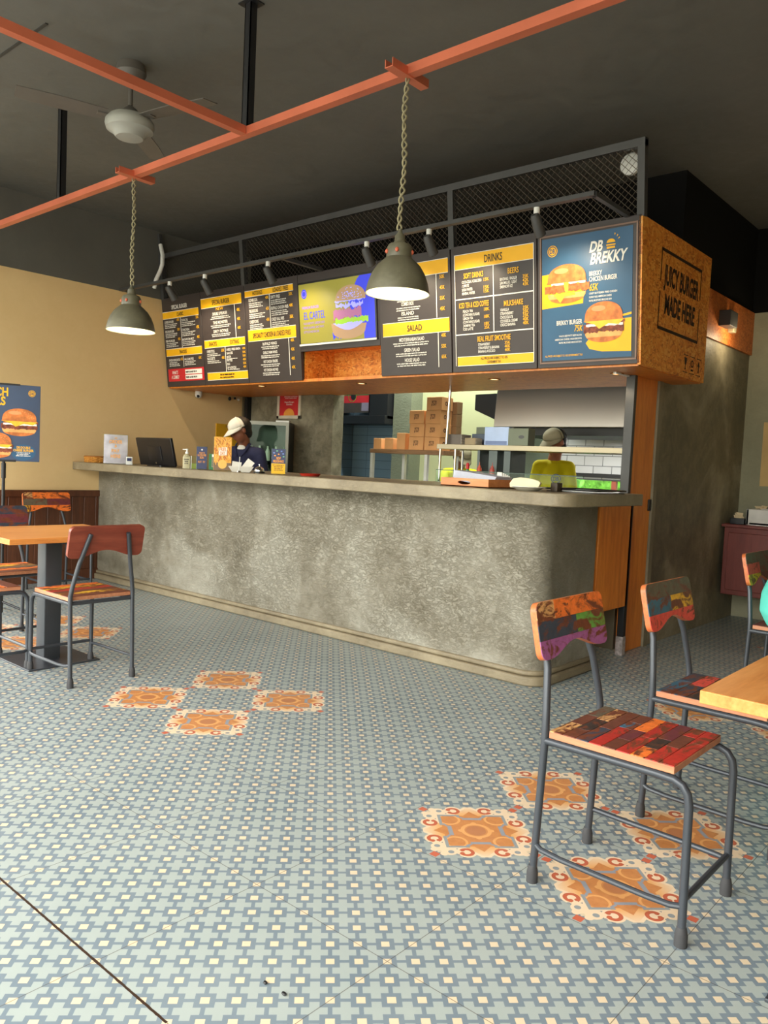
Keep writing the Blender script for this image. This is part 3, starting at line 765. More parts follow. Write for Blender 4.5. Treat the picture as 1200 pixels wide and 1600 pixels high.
# burger artwork printed flat on posters
def burger(cx, cy, W, Hh, T, par, chicken=False, w=.0045, seeds=False, seed=1):
    rnd = random.Random(seed)
    def blobby(x0, x1, y0, y1, n=26, j=.16):
        up = [(x0+(x1-x0)*i/n, y1+(y1-y0)*rnd.uniform(-j, j)) for i in range(n+1)]
        dn = [(x1-(x1-x0)*i/n, y0+(y1-y0)*rnd.uniform(-j, j)) for i in range(n+1)]
        return up+dn
    mb = MB(); h = Hh; l = cx-W/2; r = cx+W/2; y = cy-h/2
    def P(mi, pts, dw=0): mb.mat(mi).poly(pts, w+dw, T)
    # lower bun
    P(1, [(l+W*.06+(W*.88)*i/20, y+h*.20-h*.19*math.sin(PI*i/20)**.5) for i in range(21)]+[(r-W*.05, y+h*.27), (l+W*.05, y+h*.27)])
    P(0, [(l+W*.10+(W*.80)*i/20, y+h*.14-h*.13*math.sin(PI*i/20)**.6) for i in range(21)], .0004)
    if chicken:
        P(4, blobby(l-W*.02, r+W*.03, y+h*.30, y+h*.50), .0008)
        P(3, blobby(l+W*.20, l+W*.70, y+h*.20, y+h*.27, 12), .0010); P(2, blobby(l+W*.14, r-W*.06, y+h*.50, y+h*.62, 14), .0012)
        P(3, [(l+W*.42, y+h*.66), (l+W*.56, y+h*.66), (l+W*.54, y+h*.30), (l+W*.50, y+h*.24), (l+W*.46, y+h*.34)], .0016)
        P(3, [(l+W*.20, y+h*.26), (l+W*.52, y+h*.28), (l+W*.36, y+h*.03)], .0016)
    else:
        P(5, blobby(l+W*.02, r-W*.02, y+h*.26, y+h*.44), .0008)
        P(2, blobby(l+W*.08, r-W*.04, y+h*.40, y+h*.48, 14), .0010)
        P(3, [(l+W*.02, y+h*.54), (r-W*.02, y+h*.54), (r-W*.14, y+h*.42), (l+W*.62, y+h*.46), (l+W*.40, y+h*.34), (l+W*.28, y+h*.46)], .0014)
        P(5, blobby(l+W*.08, r-W*.0, y+h*.46, y+h*.54, 16), .0012)
    # dome
    P(0, [(l+W*.05+(W*.9)*(1-math.cos(PI*i/24))/2, y+h*.58+h*.42*math.sin(PI*i/24)**.75) for i in range(25)]+[(r-W*.03, y+h*.54), (l+W*.03, y+h*.54)], .0020)
    P(6, [(cx-W*.12+W*.17*math.cos(2*PI*i/16), y+h*.84+h*.07*math.sin(2*PI*i/16)) for i in range(16)], .0024)
    if seeds:
        for k in range(40):
            a = rnd.uniform(.15, PI-.15); q = rnd.uniform(.55, .95)
            mb.mat(1).disc(cx+W*.42*q*math.cos(a), y+h*.60+h*.36*q*math.sin(a), W*.010, h*.009, w+.0028, 6, M=T)
    mb.obj('burger_picture', [BUN, BUNL, EGG, CHEESE, CRISP, PATTY, flat('bun_gloss', rgb(222, 150, 96), .4)], par, sharp=0)
def roundel(mb_y, mb_d, cx, cy, r, T, w=.005):
    mb_y.ring2(cx, cy, r*.86, r, w, 28, T); mb_y.disc(cx, cy, r*.70, None, w, 24, M=T)
    text(mb_d, 'DB', cx, cy-r*.38, r*.76, r*1.0, w+.0008, bold=.03, M=T)

b = Board('blue burger poster at the right end of the menu boards', -2.757, -2.055, 0, .872, 'burger_poster', 'poster')
MB().box(-2.722, -2.106, .045, .816, 0, .002, b.T).obj('print', PBLUE, b.t)
roundel(b.layer('yellow_print', YEL), b.layer('logo_letters', PBLUE), -2.645, .735, .036, b.T)
b.layer('yellow_print', YEL).poly([(-2.722, .592), (-2.64, .596), (-2.60, .585), (-2.42, .58), (-2.43, .392), (-2.722, .378)], .003, b.T)
b.layer('yellow_print', YEL).poly([(-2.22, .272), (-2.108, .280), (-2.108, .078), (-2.30, .085), (-2.385, .105), (-2.41, .142), (-2.395, .16), (-2.36, .20)], .003, b.T)
b.layer('yellow_print', YEL).poly([(-2.18, .300), (-2.108, .312), (-2.108, .298), (-2.18, .288)], .003, b.T)
burger(-2.545, .522, .30, .245, b.T, b.t, True, seed=4)
burger(-2.29, .265, .28, .25, b.T, b.t, False, seed=6)
b.txt('DB', -2.345, .695, .062, .085, shear=.2, bold=.03); b.txt('BREKKY', -2.265, .622, .066, .235, shear=.2, bold=.03)
yl = b.layer('yellow_print', YEL)
yl.disc(-2.245, .735, .028, .022, .005, 16, 0, 180, b.T); yl.rect(-2.275, .718, -2.215, .726, .005, b.T); yl.rect(-2.272, .700, -2.218, .712, .005, b.T)
for a in (20, 45, 70): yl.poly([(-2.235+.036*math.cos(math.radians(a-4)), .74+.036*math.sin(math.radians(a-4))), (-2.235+.05*math.cos(math.radians(a-4)), .74+.05*math.sin(math.radians(a-4))), (-2.235+.05*math.cos(math.radians(a+6)), .74+.05*math.sin(math.radians(a+6)))], .005, b.T)
b.sec += 1; b.txt('BREKKY', -2.387, .552, .028, .085, align='l'); b.txt('CHICKEN BURGER', -2.387, .518, .028, .185, align='l')
b.txt('65K', -2.387, .462, .042, .058, YEL, 'yellow_lettering', 'l', shear=.15)
for k, t in enumerate(('CRISPY BUTTERMILK FRIED CHICKEN', 'SUNNY EGG AMERICAN CHEESE', 'MAPLE MUSTARD BRIOCHE BUN')): b.txt(t, -2.387, .440-.022*k, .011, (.185, .15, .15)[k], align='l')
b.sec += 1; b.txt('BREKKY BURGER', -2.435, .268, .028, .18, align='r'); b.txt('75K', -2.432, .222, .038, .058, YEL, 'yellow_lettering', 'r', shear=.15)
for k, t in enumerate(('WAGYU BEEF PATTY BEEF BACON', 'AMERICAN CHEESE, HASH BROWN', 'MAPLE MUSTARD BRIOCHE BUN')): b.txt(t, -2.438, .192-.021*k, .011, (.16, .19, .16)[k], align='r')
b.txt('ALL PRICES ARE SUBJECT TO 10% GOVERNMENT TAX', -2.70, .068, .012, .27, YEL, 'yellow_lettering', 'l')
fm = MB()
for a in ((-2.737, .032, -2.727, .828), (-2.083, .032, -2.073, .828), (-2.737, .826, -2.073, .836), (-2.737, .026, -2.073, .036)): fm.box(a[0], a[2], a[1], a[3], 0, .006, b.T)
fm.obj('thin_frame', flat('copper_edge', rgb(120, 96, 84), .4, .3), b.t)
b.done()

# screen between the third and fourth boards
scr = thing('menu_screen', 'flat screen showing a burger on olive and blue among the menu boards', 'screen', tuple(bloc(-4.605, .245, 0)), rot=ROT)
T = Matrix.Translation((4.605, -.245, 0))
MB().box(-5.05, -4.147, .238, .872, -.05, .0, T).obj('housing', BOARD, scr, bevel=.003)
MB().box(-5.045, -4.165, .285, .80, 0, .012, T).obj('bezel', BLACK, scr, bevel=.002)
OLV = mat_emit('screen_olive', rgb(128, 122, 44), .17); SBL = mat_emit('screen_blue', rgb(40, 52, 200), .17); SVI = mat_emit('screen_violet', rgb(140, 110, 190), .17)
SBN = mat_emit('screen_bun', rgb(150, 120, 90), .17); SLV = mat_emit('screen_lavender', rgb(150, 150, 230), .17); SGR = mat_emit('screen_green', rgb(130, 175, 40), .17); SPK = mat_emit('screen_patty', rgb(150, 90, 130), .17)
MB().box(-5.03, -4.18, .302, .785, .012, .013, T).obj('display', OLV, scr)
pc = MB(); pm = [SBL, SVI, SBN, SLV, SGR, SPK]
def SP(i, pts, w): pc.mat(i).poly(pts, w, T)
SP(0, [(-4.47, .62), (-4.40, .70), (-4.36, .76), (-4.33, .785), (-4.18, .785), (-4.18, .302), (-4.30, .302), (-4.30, .36), (-4.40, .45)], .0135)
for q in (-.60, -.52, -.42): SP(0, [(-4.05+q, .37), (-3.98+q, .37), (-3.985+q, .315), (-4.01+q, .335), (-4.04+q, .31)], .0135)
rnd = random.Random(5)
def bl(x0, x1, y0, y1, n=24, j=.2): return [(x0+(x1-x0)*i/n, y1+(y1-y0)*rnd.uniform(-j, j)) for i in range(n+1)]+[(x1-(x1-x0)*i/n, y0+(y1-y0)*rnd.uniform(-j, j)) for i in range(n+1)]
SP(2, [(-4.645+.36*(1-math.cos(PI*i/24))/2, .375-.065*math.sin(PI*i/24)) for i in range(25)]+[(-4.27, .42), (-4.66, .44)], .0140)
SP(3, [(-4.64+.35*i/20, .44-.06*math.sin(PI*i/20)) for i in range(21)], .0143)
SP(4, bl(-4.61, -4.25, .435, .475), .0146); SP(5, bl(-4.63, -4.32, .475, .545), .0149); SP(3, bl(-4.60, -4.30, .555, .585, j=.5), .0152); SP(3, bl(-4.61, -4.28, .60, .615, j=.6), .0153)
SP(2, [(-4.60+.33*(1-math.cos(PI*i/24))/2, .61+.115*math.sin(PI*i/24)**.8) for i in range(25)], .0155)
for k in range(60):
    a = rnd.uniform(.2, PI-.2); q = rnd.uniform(.2, .95); pc.mat(3).disc(-4.435+.155*q*math.cos(a), .615+.10*q*math.sin(a), .006, .004, .0158, 6, M=T)
pc.mat(0).disc(-4.965, .705, .032, .038, .0140, 24, M=T); pc.mat(1).ring2(-4.965, .705, .022, .026, .0143, 24, T)
text(pc.mat(0), 'EL CARTEL', -4.85, .497, .060, .25, .0142, bold=.0, M=T)
text(pc.mat(1), 'PREMIUM BURGER', -4.895, .582, .022, .20, .0142, bold=.01, M=T)
for k in range(3): text(pc.mat(1), ('WAGYU BEEF PATTY, CHEDDAR CHEESE', 'PICKLES, JALAPENO, SPICY MAYO', 'LETTUCE AND BACON')[k], -4.985, .455-.034*k, .018, (.25, .24, .18)[k], .0142, 'l', .0, T)
pc.obj('screen_picture', pm, scr, sharp=0)
MB().box(-5.04, -4.17, .283, .298, .012, .02, T).obj('lower_rim', WHITE, scr)
# ------------------------------------------------------------------ chairs
WOODR = rgb(122, 62, 38)
PAINTS = {k: mat_paint('painted_'+k, c, WOODR, cv) for k, c, cv in (
    ('orange', rgb(232, 116, 44), .46), ('red', rgb(176, 44, 34), .47), ('green', rgb(96, 150, 62), .52), ('purple', rgb(150, 84, 136), .48),
    ('darkblue', rgb(52, 60, 74), .48), ('blue', rgb(56, 98, 118), .50), ('yellow', rgb(220, 170, 40), .52), ('brown', rgb(104, 56, 40), .44),
    ('black', rgb(52, 42, 38), .46), ('coral', rgb(214, 76, 62), .44), ('tan', rgb(214, 160, 100), .50), ('grey', rgb(96, 84, 66), .45), ('maroon', rgb(104, 46, 52), .45))}
NATR = mat_wood('natural_orange_wood', rgb(168, 84, 42), rgb(196, 104, 56), rgb(214, 126, 72), 1, 7)
SIDEW = mat_wood('seat_edge_wood', rgb(160, 104, 74), rgb(182, 120, 86), rgb(204, 142, 104), 0, 6)
MAHOG = mat_wood('mahogany_back', rgb(104, 44, 32), rgb(126, 56, 40), rgb(144, 72, 52), 1, 6, .35)
PN = list(PAINTS); PMATS = [PAINTS[k] for k in PN]+[SIDEW, NATR, MAHOG]
def chair(label, loc, rz, seat_rows, back_rows, rear='mahog', seat_len=True):
    """reclaimed-wood chair; faces local +X, floor centre of the seat at the origin.
    seat_rows: rows of (paint, width share) laid across the seat; back_rows from top to bottom"""
    t = thing('dining_chair', label, 'chair', loc, rz)
    SX = -.20
    # seat: planks running front-back or side to side
    mb = MB(); rows = len(seat_rows)
    x0, x1, y0, y1, z0, z1 = -.185, .185, -.182, .182, .448, .470
    mb.mat(len(PN)).box(x0, x1, y0, y1, z0, z1-.0025)
    for i, row in enumerate(seat_rows):
        ya = x0+(x1-x0)*i/rows; yb = x0+(x1-x0)*(i+1)/rows; x = y0
        for nme, sh in row:
            xe = x+(y1-y0)*sh; mb.mat(PN.index(nme)).box(ya+.0008, yb-.0008, x+.0008, xe-.0008, z1-.004, z1); x = xe
    mb.obj('seat', PMATS, t, bevel=.0012)
    # backrest: curved lower edge, leaning back
    lean = math.atan2(.085, .38)
    Bm = Matrix.Translation((-.206, 0, .675)) @ Matrix.Rotation(-lean, 4, 'Y')      # local z up the back
    def prof(y):                                        # bottom edge height at y
        a = abs(y)/.212
        return .040*(.5+.5*math.cos(PI*min(1, a/.80))) if a < .80 else 0
    def outline(ya, yb, za, zb):
        ys = sorted(set([ya, yb]+[y for y in [-.212+.028*(1-math.cos(PI/2*j/5)) for j in range(6)]+[.212-.028*(1-math.cos(PI/2*j/5)) for j in range(6)]+[-.18+.36*j/18 for j in range(19)] if ya < y < yb])); top = [(y, None) for y in ys]
        R = .028
        def zt(y):
            e = .212-abs(y); return .17-(R-math.sqrt(max(0, R*R-(R-e)**2)) if e < R else 0)
        def zb_(y):
            e = .212-abs(y); return prof(y)+(R-math.sqrt(max(0, R*R-(R-e)**2)) if e < R else 0)
        lo = [(y, max(za, zb_(y))) for y, _ in top]; hi = [(y, max(min(zb, zt(y)), max(za, zb_(y))+.0005)) for y, _ in top]
        return lo, hi
    mb = MB()
    def slab(ya, yb, za, zb, xa, xb, mi):
        lo, hi = outline(ya, yb, za, zb); pts = lo+hi[::-1]; n = len(pts)
        vs = [(xa, y, z) for y, z in pts]+[(xb, y, z) for y, z in pts]
        mb.mat(mi).add(vs, [tuple(range(n)), tuple(range(2*n-1, n-1, -1))]+[(i, n+i, n+(i+1) % n, (i+1) % n) for i in range(n)], Bm)
    slab(-.212, .212, 0, .17, -.016, .002, len(PN)+1 if rear == 'nat' else len(PN)+2)
    z = .17; nb = len(back_rows)
    for row in back_rows:
        zl = z-.17/nb; ya = -.212
        for nme, sh in row:
            ye = ya+.424*sh; slab(ya, ye-.0008, zl+.0006, z, .0015, .0045, PN.index(nme)); ya = ye
        z = zl
    mb.obj('backrest', PMATS, t, sharp=40)
    for s in (-1, 1):
        y = s*.178
        # rear leg runs up into the back post
        rl = MB().tube([(-.215, y, .02), (-.200, y, .43), (-.200, y, .475), (-.206, y*.95, .53), (-.222, y*.82, .64), (-.264, y*.60, .80)], .0115, 12).obj('leg', STEELD, t)
        MB().lathe([(.017, 0), (.017, .03), (.013, .05), (.012, .052)], 14).obj('rubber_foot', RUBBER, rl, (-.216, y, 0))
        fl = MB().tube([(.14, y, .436), (.185, y, .434), (.207, y, .425), (.222, y, .405), (.228, y, .375), (.231, y, .02)], .0115, 12).obj('leg', STEELD, t)
        MB().lathe([(.017, 0), (.017, .03), (.013, .05), (.012, .052)], 14).obj('rubber_foot', RUBBER, fl, (.231, y, 0))
        st = MB().tube([(-.212, y, .118), (-.185, y+s*.012, .112), (-.12, y+s*.016, .108), (.14, y+s*.016, .104), (.20, y+s*.012, .104), (.229, y, .106)], .0085, 10).obj('stretcher', STEELD, t)
    MB().tube([(.229, -.178, .122), (.229, .178, .122)], .0085, 10).obj('stretcher', STEELD, t)
    f = MB()
    for s in (-1, 1): f.tube([(-.200, s*.178, .436), (.15, s*.178, .436)], .0112, 12)
    f.tube([(-.195, -.178, .436), (-.195, .178, .436)], .0112, 12); f.tube([(.15, -.178, .436), (.15, .178, .436)], .0112, 12)
    f.obj('seat_frame', STEELD, t)
    return t
chair('dining chair nearest the camera, red painted patchwork seat and orange-topped back', (-.925, 2.243, 0), 0,
      [[('tan', .35), ('brown', .30), ('grey', .35)], [('brown', .25), ('black', .35), ('tan', .40)], [('darkblue', .42), ('brown', .58)], [('red', .55), ('blue', .20), ('brown', .25)],
       [('brown', .28), ('maroon', .30), ('orange', .42)], [('red', .46), ('red', .54)], [('orange', .25), ('black', .28), ('maroon', .47)], [('red', .40), ('brown', .35), ('red', .25)], [('red', .62), ('red', .38)]],
      [[('tan', .25), ('orange', .75)], [('darkblue', .55), ('green', .45)], [('purple', .45), ('purple', .55)]], 'nat')
chair('dining chair behind the nearest one, blue and yellow patches over a coral strip', (-.885, 2.932, 0), 0,
      [[('blue', .6), ('darkblue', .4)], [('darkblue', .5), ('coral', .5)], [('black', .55), ('brown', .45)], [('tan', .4), ('yellow', .6)], [('red', .5), ('brown', .5)], [('brown', .45), ('black', .55)], [('maroon', .5), ('red', .5)]],
      [[('grey', 1)], [('blue', .5), ('yellow', .5)], [('coral', 1)]], 'nat')
chair('dining chair with its plain dark red back turned to us at the left table', (-4.045, 2.18, 0), PI,
      [[('brown', 1)], [('yellow', 1)], [('brown', 1)], [('red', 1)], [('yellow', 1)], [('orange', 1)]], [[('brown', 1)], [('brown', 1)], [('brown', 1)]])
chair('dining chair at the near side of the left table, cut by the left edge', (-4.497, 1.775, 0), PI/2,
      [[('orange', 1)], [('yellow', 1)], [('red', 1)], [('orange', 1)], [('brown', 1)]], [[('orange', 1)], [('maroon', 1)], [('orange', 1)]])
chair('dining chair across the left table with dark worn back and striped seat', (-5.03, 2.215, 0), 0,
      [[('orange', 1)], [('yellow', 1)], [('grey', 1)], [('orange', 1)], [('brown', 1)]], [[('darkblue', 1)], [('maroon', 1)], [('darkblue', 1)]], 'nat')
chair('dining chair by the wainscot with orange striped back, behind the left table', (-6.58, 3.31, 0), 0,
      [[('orange', 1)], [('brown', 1)], [('orange', 1)], [('red', 1)]], [[('tan', .2), ('orange', .8)], [('grey', .5), ('maroon', .5)], [('yellow', .15), ('orange', .85)]], 'nat')
chair('dining chair in the far right background with green-grey and red back', (-1.045, 4.60, 0), 0,
      [[('maroon', 1)], [('brown', 1)], [('red', 1)], [('brown', 1)]], [[('grey', 1)], [('coral', .5), ('grey', .5)], [('yellow', .5), ('brown', .5)]], 'nat')

# ------------------------------------------------------------------ tables
def table(label, x0, x1, y0, y1):
    cx, cy = (x0+x1)/2, (y0+y1)/2
    t = thing('cafe_table', label, 'table', (cx, cy, 0))
    hx, hy = (x1-x0)/2, (y1-y0)/2
    MB().box(-hx, hx, -hy, hy, .722, .752).obj('tabletop', TABLEW, t, bevel=.002)
    MB().rbox(-.05, .05, -.05, .05, .010, .712, .006, 3).obj('pedestal', STEELD, t)
    MB().box(-.21, .21, -.21, .21, 0, .010).obj('base_plate', STEELD, t, bevel=.002)
    MB().box(-.16, .16, -.16, .16, .712, .722).obj('top_plate', STEELD, t)
    return t
table('light oak table on a square steel pedestal at the left', -4.80, -4.11, 1.805, 2.575)
table('light oak tabletop entering the photo from the right', -.605, .095, 1.81, 2.58)

# ------------------------------------------------------------------ pendants, channels, hangers, fan
def channel(pts_len, w=.042, h=.038, tk=.004):
    """C channel along local X, open upwards"""
    m = MB(); a, b = pts_len
    m.box(a, b, -w/2, w/2, 0, tk).box(a, b, -w/2, -w/2+tk, tk, h).box(a, b, w/2-tk, w/2, tk, h)
    return m
ZC = 2.80
g = thing('ceiling_channel', 'long orange steel channel carrying the two pendant lamps', 'channel', (-3.2, 2.52, ZC))
channel((-3.86, 4.2)).obj('channel_bar', COPPER, g)
for x in (-2.17, -4.19):
    o = channel((-.115, .115), .042, .034).obj('cross_piece', COPPER, g, (x+3.2, 0, -.006), (0, 0, PI/2))
g = thing('ceiling_channel', 'orange steel channel running back towards the street, joined to the long one', 'channel', (-3.19, 1.1, ZC))
channel((-2.1, 1.395)).obj('channel_bar', COPPER, g, (0, 0, 0), (0, 0, PI/2))
for x, l in ((-3.19, 'near black hanger rod from ceiling to the channel joint'), (-5.07, 'far black hanger rod left of the ceiling fan')):
    t = thing('hanger_rod', l, 'hanger', (x, 2.52, ZC+.03))
    m = MB().box(-.022, .022, -.02, -.015, 0, H-ZC-.03).box(-.022, -.017, -.02, .02, 0, H-ZC-.03).box(.017, .022, -.02, .02, 0, H-ZC-.03)
    m.obj('rod', BLACKM, t); MB().box(-.05, .05, -.04, .04, H-ZC-.036, H-ZC-.03).obj('ceiling_plate', BLACKM, t)
def pendant(label, x, s=1.0):
    t = thing('pendant_lamp', label, 'pendant lamp', (x, 2.52, 1.93))
    SH = mat_concrete('shade_metal', [rgb(70, 68, 54), rgb(92, 88, 70), rgb(112, 108, 86)], .42, 6, .02) if 'sh' not in MATS else MATS['sh']; MATS['sh'] = SH
    INN = flat('shade_inside', rgb(250, 240, 206), .4, 0, .5, .10, 12)
    R = .133*s
    out = [(R, 0), (R*.985, .012), (R*.93, .045), (R*.83, .080), (R*.68, .112), (R*.50, .135), (R*.40, .146)]
    m = MB().mat(0).lathe(out, 40, close=False).mat(1).lathe([(r-.003, z) for r, z in out][::-1], 40, close=False).mat(1).lathe([(R-.003, 0), (R+.001, -.001), (R, 0)], 40, close=False)
    sh = m.obj('lamp_shade', [SH, INN], t, sharp=50)
    c = MB().lathe([(R*.40, .140), (R*.395, .185), (R*.33, .20), (R*.20, .206), (R*.17, .215), (R*.16, .235), (R*.07, .25), (.008, .262)], 28)
    cp = c.obj('cap', SH, t)
    for a in (-60, -120, 30, 150): 
        MB().ell((R*.40*math.cos(math.radians(a)), R*.40*math.sin(math.radians(a)), .168), (.008, .008, .010), 10).obj('vent_hole', flat('copper_vent', rgb(190, 90, 60), .5), cp)
    MB().lathe([(0, .12), (.02, .12), (.02, .15), (0, .15)], 14).obj('socket', BLACK, t)
    MB().ell((0, 0, .095), (.026, .026, .032), 14).obj('bulb', flat('frosted_bulb', rgb(240, 236, 220), .3), t)
    lamp('pendant_bulb_light', 'POINT', (x, 2.52, 1.975), .35, (1, .9, .68), shadow_soft_size=.03)
    ROPE = flat('twisted_cord', rgb(140, 132, 104), .8, 0, .2, .2, 60)
    L = ZC-1.93-.26; cd = MB()
    for ph in (0, PI):
        P = []
        for i in range(121):
            q = i/120; wob = .006*math.sin(q*9+x); loosen = .0055+.004*abs(math.sin(q*11+x*2)); a = ph+q*52
            P.append((wob+loosen*math.cos(a), loosen*math.sin(a), .262+L*q))
        cd.tube(P, .0042, 6)
    cd.obj('twisted_cord', ROPE, t)
    MB().tube([(-.02, 0, .262+L), (0, 0, .262+L+.03), (.02, 0, .262+L)], .004, 6).obj('hook', BLACKM, t)
    return t
pendant('nearer bell-shaped metal pendant lamp in front of the menu boards', -2.17, 1.0)
pendant('further bell-shaped metal pendant lamp before the beige wall', -4.20, 1.04)
fan = thing('ceiling_fan', 'grey ceiling fan on a short rod behind the orange channel', 'fan', (-4.23, 2.50, 3.05))
FG = flat('fan_grey', rgb(150, 150, 142), .45); FD = flat('fan_dark', rgb(90, 86, 80), .45)
MB().lathe([(0, .38), (.075, .38), (.085, .33), (.06, .28), (.015, .262)], 28).obj('canopy', FD, fan)
MB().tube([(0, 0, .12), (0, 0, .28)], .013, 12).obj('rod', FD, fan)
MB().lathe([(.015, .15), (.04, .13), (.06, .10), (.07, .085)], 24).obj('coupling', FD, fan)
MB().lathe([(.02, .09), (.115, .085), (.135, .06), (.137, .04), (.13, .015), (.10, .0), (.09, -.012), (.075, -.028), (0, -.032)], 36).obj('motor', FG, fan)
for k in range(3):
    a = math.radians(12+120*k); m = MB()
    n = 8; top = []; 
    for i in range(n+1):
        q = i/n; r = .13+.47*q; top.append((r, .055+.012*math.sin(PI*q), .078+.006)); 
    lo = [(r, -w_, z-.016) for r, w_, z in top]
    vs = [(r, w_, z) for r, w_, z in top]+lo; N = n+1
    vs2 = [(x, y, z-.005) for x, y, z in vs]
    fs = [(i, i+1, N+i+1, N+i) for i in range(n)]+[(2*N+i+1, 2*N+i, 3*N+i, 3*N+i+1) for i in range(n)]
    m.add(vs+vs2, fs+[(i, 2*N+i, 2*N+i+1, i+1) for i in range(n)]+[(N+i+1, 3*N+i+1, 3*N+i, N+i) for i in range(n)]+[(n, 2*N+n, 3*N+n, N+n), (0, N, 3*N, 2*N)])
    m.box(.09, .18, -.02, .02, .066, .074)
    m.obj('blade', FD, fan, (0, 0, 0), (0, 0, a))

# wall light on the far fascia, and the fascia itself
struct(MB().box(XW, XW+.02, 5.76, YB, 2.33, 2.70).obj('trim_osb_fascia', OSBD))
lamp('wall_light_lamp', 'POINT', (XW+.16, 6.72, 2.36), .9, (1, .80, .5), shadow_soft_size=.05)
t = thing('wall_light', 'small box wall light with a pale tube on the OSB fascia', 'wall light', (XW+.02, 6.7, 2.5))
MB().box(0, .09, -.14, .04, -.05, .07).obj('housing', FRAMEM, t, bevel=.003)
MB().box(0, .05, .08, .15, -.07, .09).obj('lens', flat('frosted', rgb(170, 160, 130), .4), t, bevel=.005)
# ------------------------------------------------------------------ things on the counter ledge
LZ = 1.115
def face_room(x, y, k=1.0):                 # turned towards the customers' side of the room
    return math.atan2(-x, y)*k
PF = Matrix.Rotation(PI/2, 4, 'X')          # board XY plane -> upright, facing local -Y
def card(name, label, cat, x, y, wd, ht, mat, rz=None, lean=-.10, thick=.006, z=LZ, holder=True):
    t = thing(name, label, cat, (x, y, z), face_room(x, y) if rz is None else rz)
    A = Matrix.Rotation(lean, 4, 'X')
    if holder:
        m = MB().box(-wd/2-.003, wd/2+.003, -thick-.001, .0, 0, ht+.003, A).box(-wd/2, wd/2, -.005, .055, 0, .004)
        m.obj('acrylic_holder', mat_glass('acrylic') if 'acr' not in MATS else MATS['acr'], t)
        MB().box(-wd/2, wd/2, -thick-.004, -thick-.0015, .003, ht, A).obj('printed_card', mat, t)
    return t, A @ Matrix.Translation((0, -thick-.0045, 0)) @ PF
MATS['acr'] = mat_glass('acrylic')
# round woven basket
t = thing('serving_basket', 'round golden brown woven basket at the left end of the ledge', 'basket', (-6.90, 3.83, LZ))
m = MB(); n = 30
for lay in range(5):
    P = []
    for i in range(60):
        a = 2*PI*i/60; r = .108+.004*lay/4+.004*math.sin(a*15+lay*PI); P.append((r*math.cos(a), r*math.sin(a), .008+.0105*lay))
    m.tube(P, .0062, 6, closed=True)
m.lathe([(0, 0), (.10, 0), (.10, .006), (0, .006)], 24)
m.obj('weave', mat_wood('rattan', rgb(130, 76, 26), rgb(188, 124, 48), rgb(222, 164, 80), 2, 14, .4), t)
MB().tube([(.113*math.cos(2*PI*i/40), .113*math.sin(2*PI*i/40), .056) for i in range(40)], .007, 8, closed=True).obj('rim', flat('rattan_rim', rgb(150, 92, 36), .4), t)
# ORDER & PAY HERE sign
t, A = card('counter_sign', 'silvery ORDER & PAY HERE sign in an acrylic stand', 'sign', -6.60, 3.84, .205, .265, flat('sign_silver', rgb(176, 174, 184), .15, .35, .6, .35, 7))
m = MB(); 
for s, z, h, w_ in (('ORDER', .185, .030, .115), ('&', .150, .024, .02), ('PAY', .105, .028, .07), ('HERE', .055, .030, .085)): text(m, s, 0, z, h, w_, .001, bold=.03, M=A)
m.disc(0, .235, .012, .005, .001, 12, M=A)
m.obj('lettering', flat('sign_orange', rgb(232, 160, 60), .4), t, sharp=0)
t = thing('card_reader', 'small white card reader with a dark blue display beside the monitor', 'card reader', (-6.385, 3.85, LZ), face_room(-6.38, 3.85))
A = Matrix.Rotation(-.25, 4, 'X')
MB().rbox(-.028, .028, -.012, .008, 0, .070, .004, 3, A).obj('case', WHITE, t, bevel=.002); MB().box(-.019, .019, -.0135, -.0118, .030, .058, A).obj('display', NAVY, t)
MB().box(-.028, .028, -.01, .035, 0, .006).obj('foot', WHITE, t)
# monitor seen from behind
t = thing('monitor', 'black till monitor seen from behind on the ledge', 'monitor', (-5.97, 3.88, LZ))
A = Matrix.Translation((0, .0, .012)) @ Matrix.Rotation(.20, 4, 'X') @ Matrix(((1, -.0, .17, 0), (0, 1, 0, 0), (0, 0, 1, 0), (0, 0, 0, 1)))
A = Matrix.Translation((0, 0, .010)) @ Matrix.Rotation(.24, 4, 'X')
MB().box(-.265, .265, -.010, .014, 0, .240, A).obj('screen_body', BLACK, t, bevel=.004)
MB().rbox(-.10, .10, -.016, -.010, .05, .17, .003, 3, A).obj('rear_bulge', BLACK, t, bevel=.008)
MB().rbox(-.11, .11, -.05, .12, 0, .010, .02).obj('foot', BLACK, t)
m = MB(); m.disc(0, .025, .010, .010, .0165, 12, M=A @ PF); m.obj('badge', CHROME, t)
# sanitiser and small bottle
t = thing('pump_bottle', 'clear pump bottle of hand sanitiser with a white nozzle', 'bottle', (-5.50, 3.84, LZ), face_room(-5.5, 3.84))
CLR = flat('clear_gel', rgb(176, 168, 136), .1, 0, .6, .05)
MB().rbox(-.032, .032, -.022, .022, 0, .10, .014, 5).lathe([(.030, .098), (.024, .112), (.012, .120), (.012, .126), (0, .126)], 20).obj('bottle_body', CLR, t)
MB().lathe([(.014, .122), (.014, .136), (.006, .138), (.006, .150), (.011, .151), (.011, .160), (0, .161)], 16).box(-.034, 0, -.005, .005, .151, .159).obj('pump', WHITE, t)
m = MB(); 
for k in range(3): greek(m, -.022, .022, .070-.017*k, .009, .0225, 'c', PF, seed=k+2)
m.obj('label_print', PBLACK, t, sharp=0)
t = thing('spray_bottle', 'small flat clear bottle with yellow-green liquid beside the sanitiser', 'bottle', (-5.43, 3.86, LZ), face_room(-5.43, 3.86))
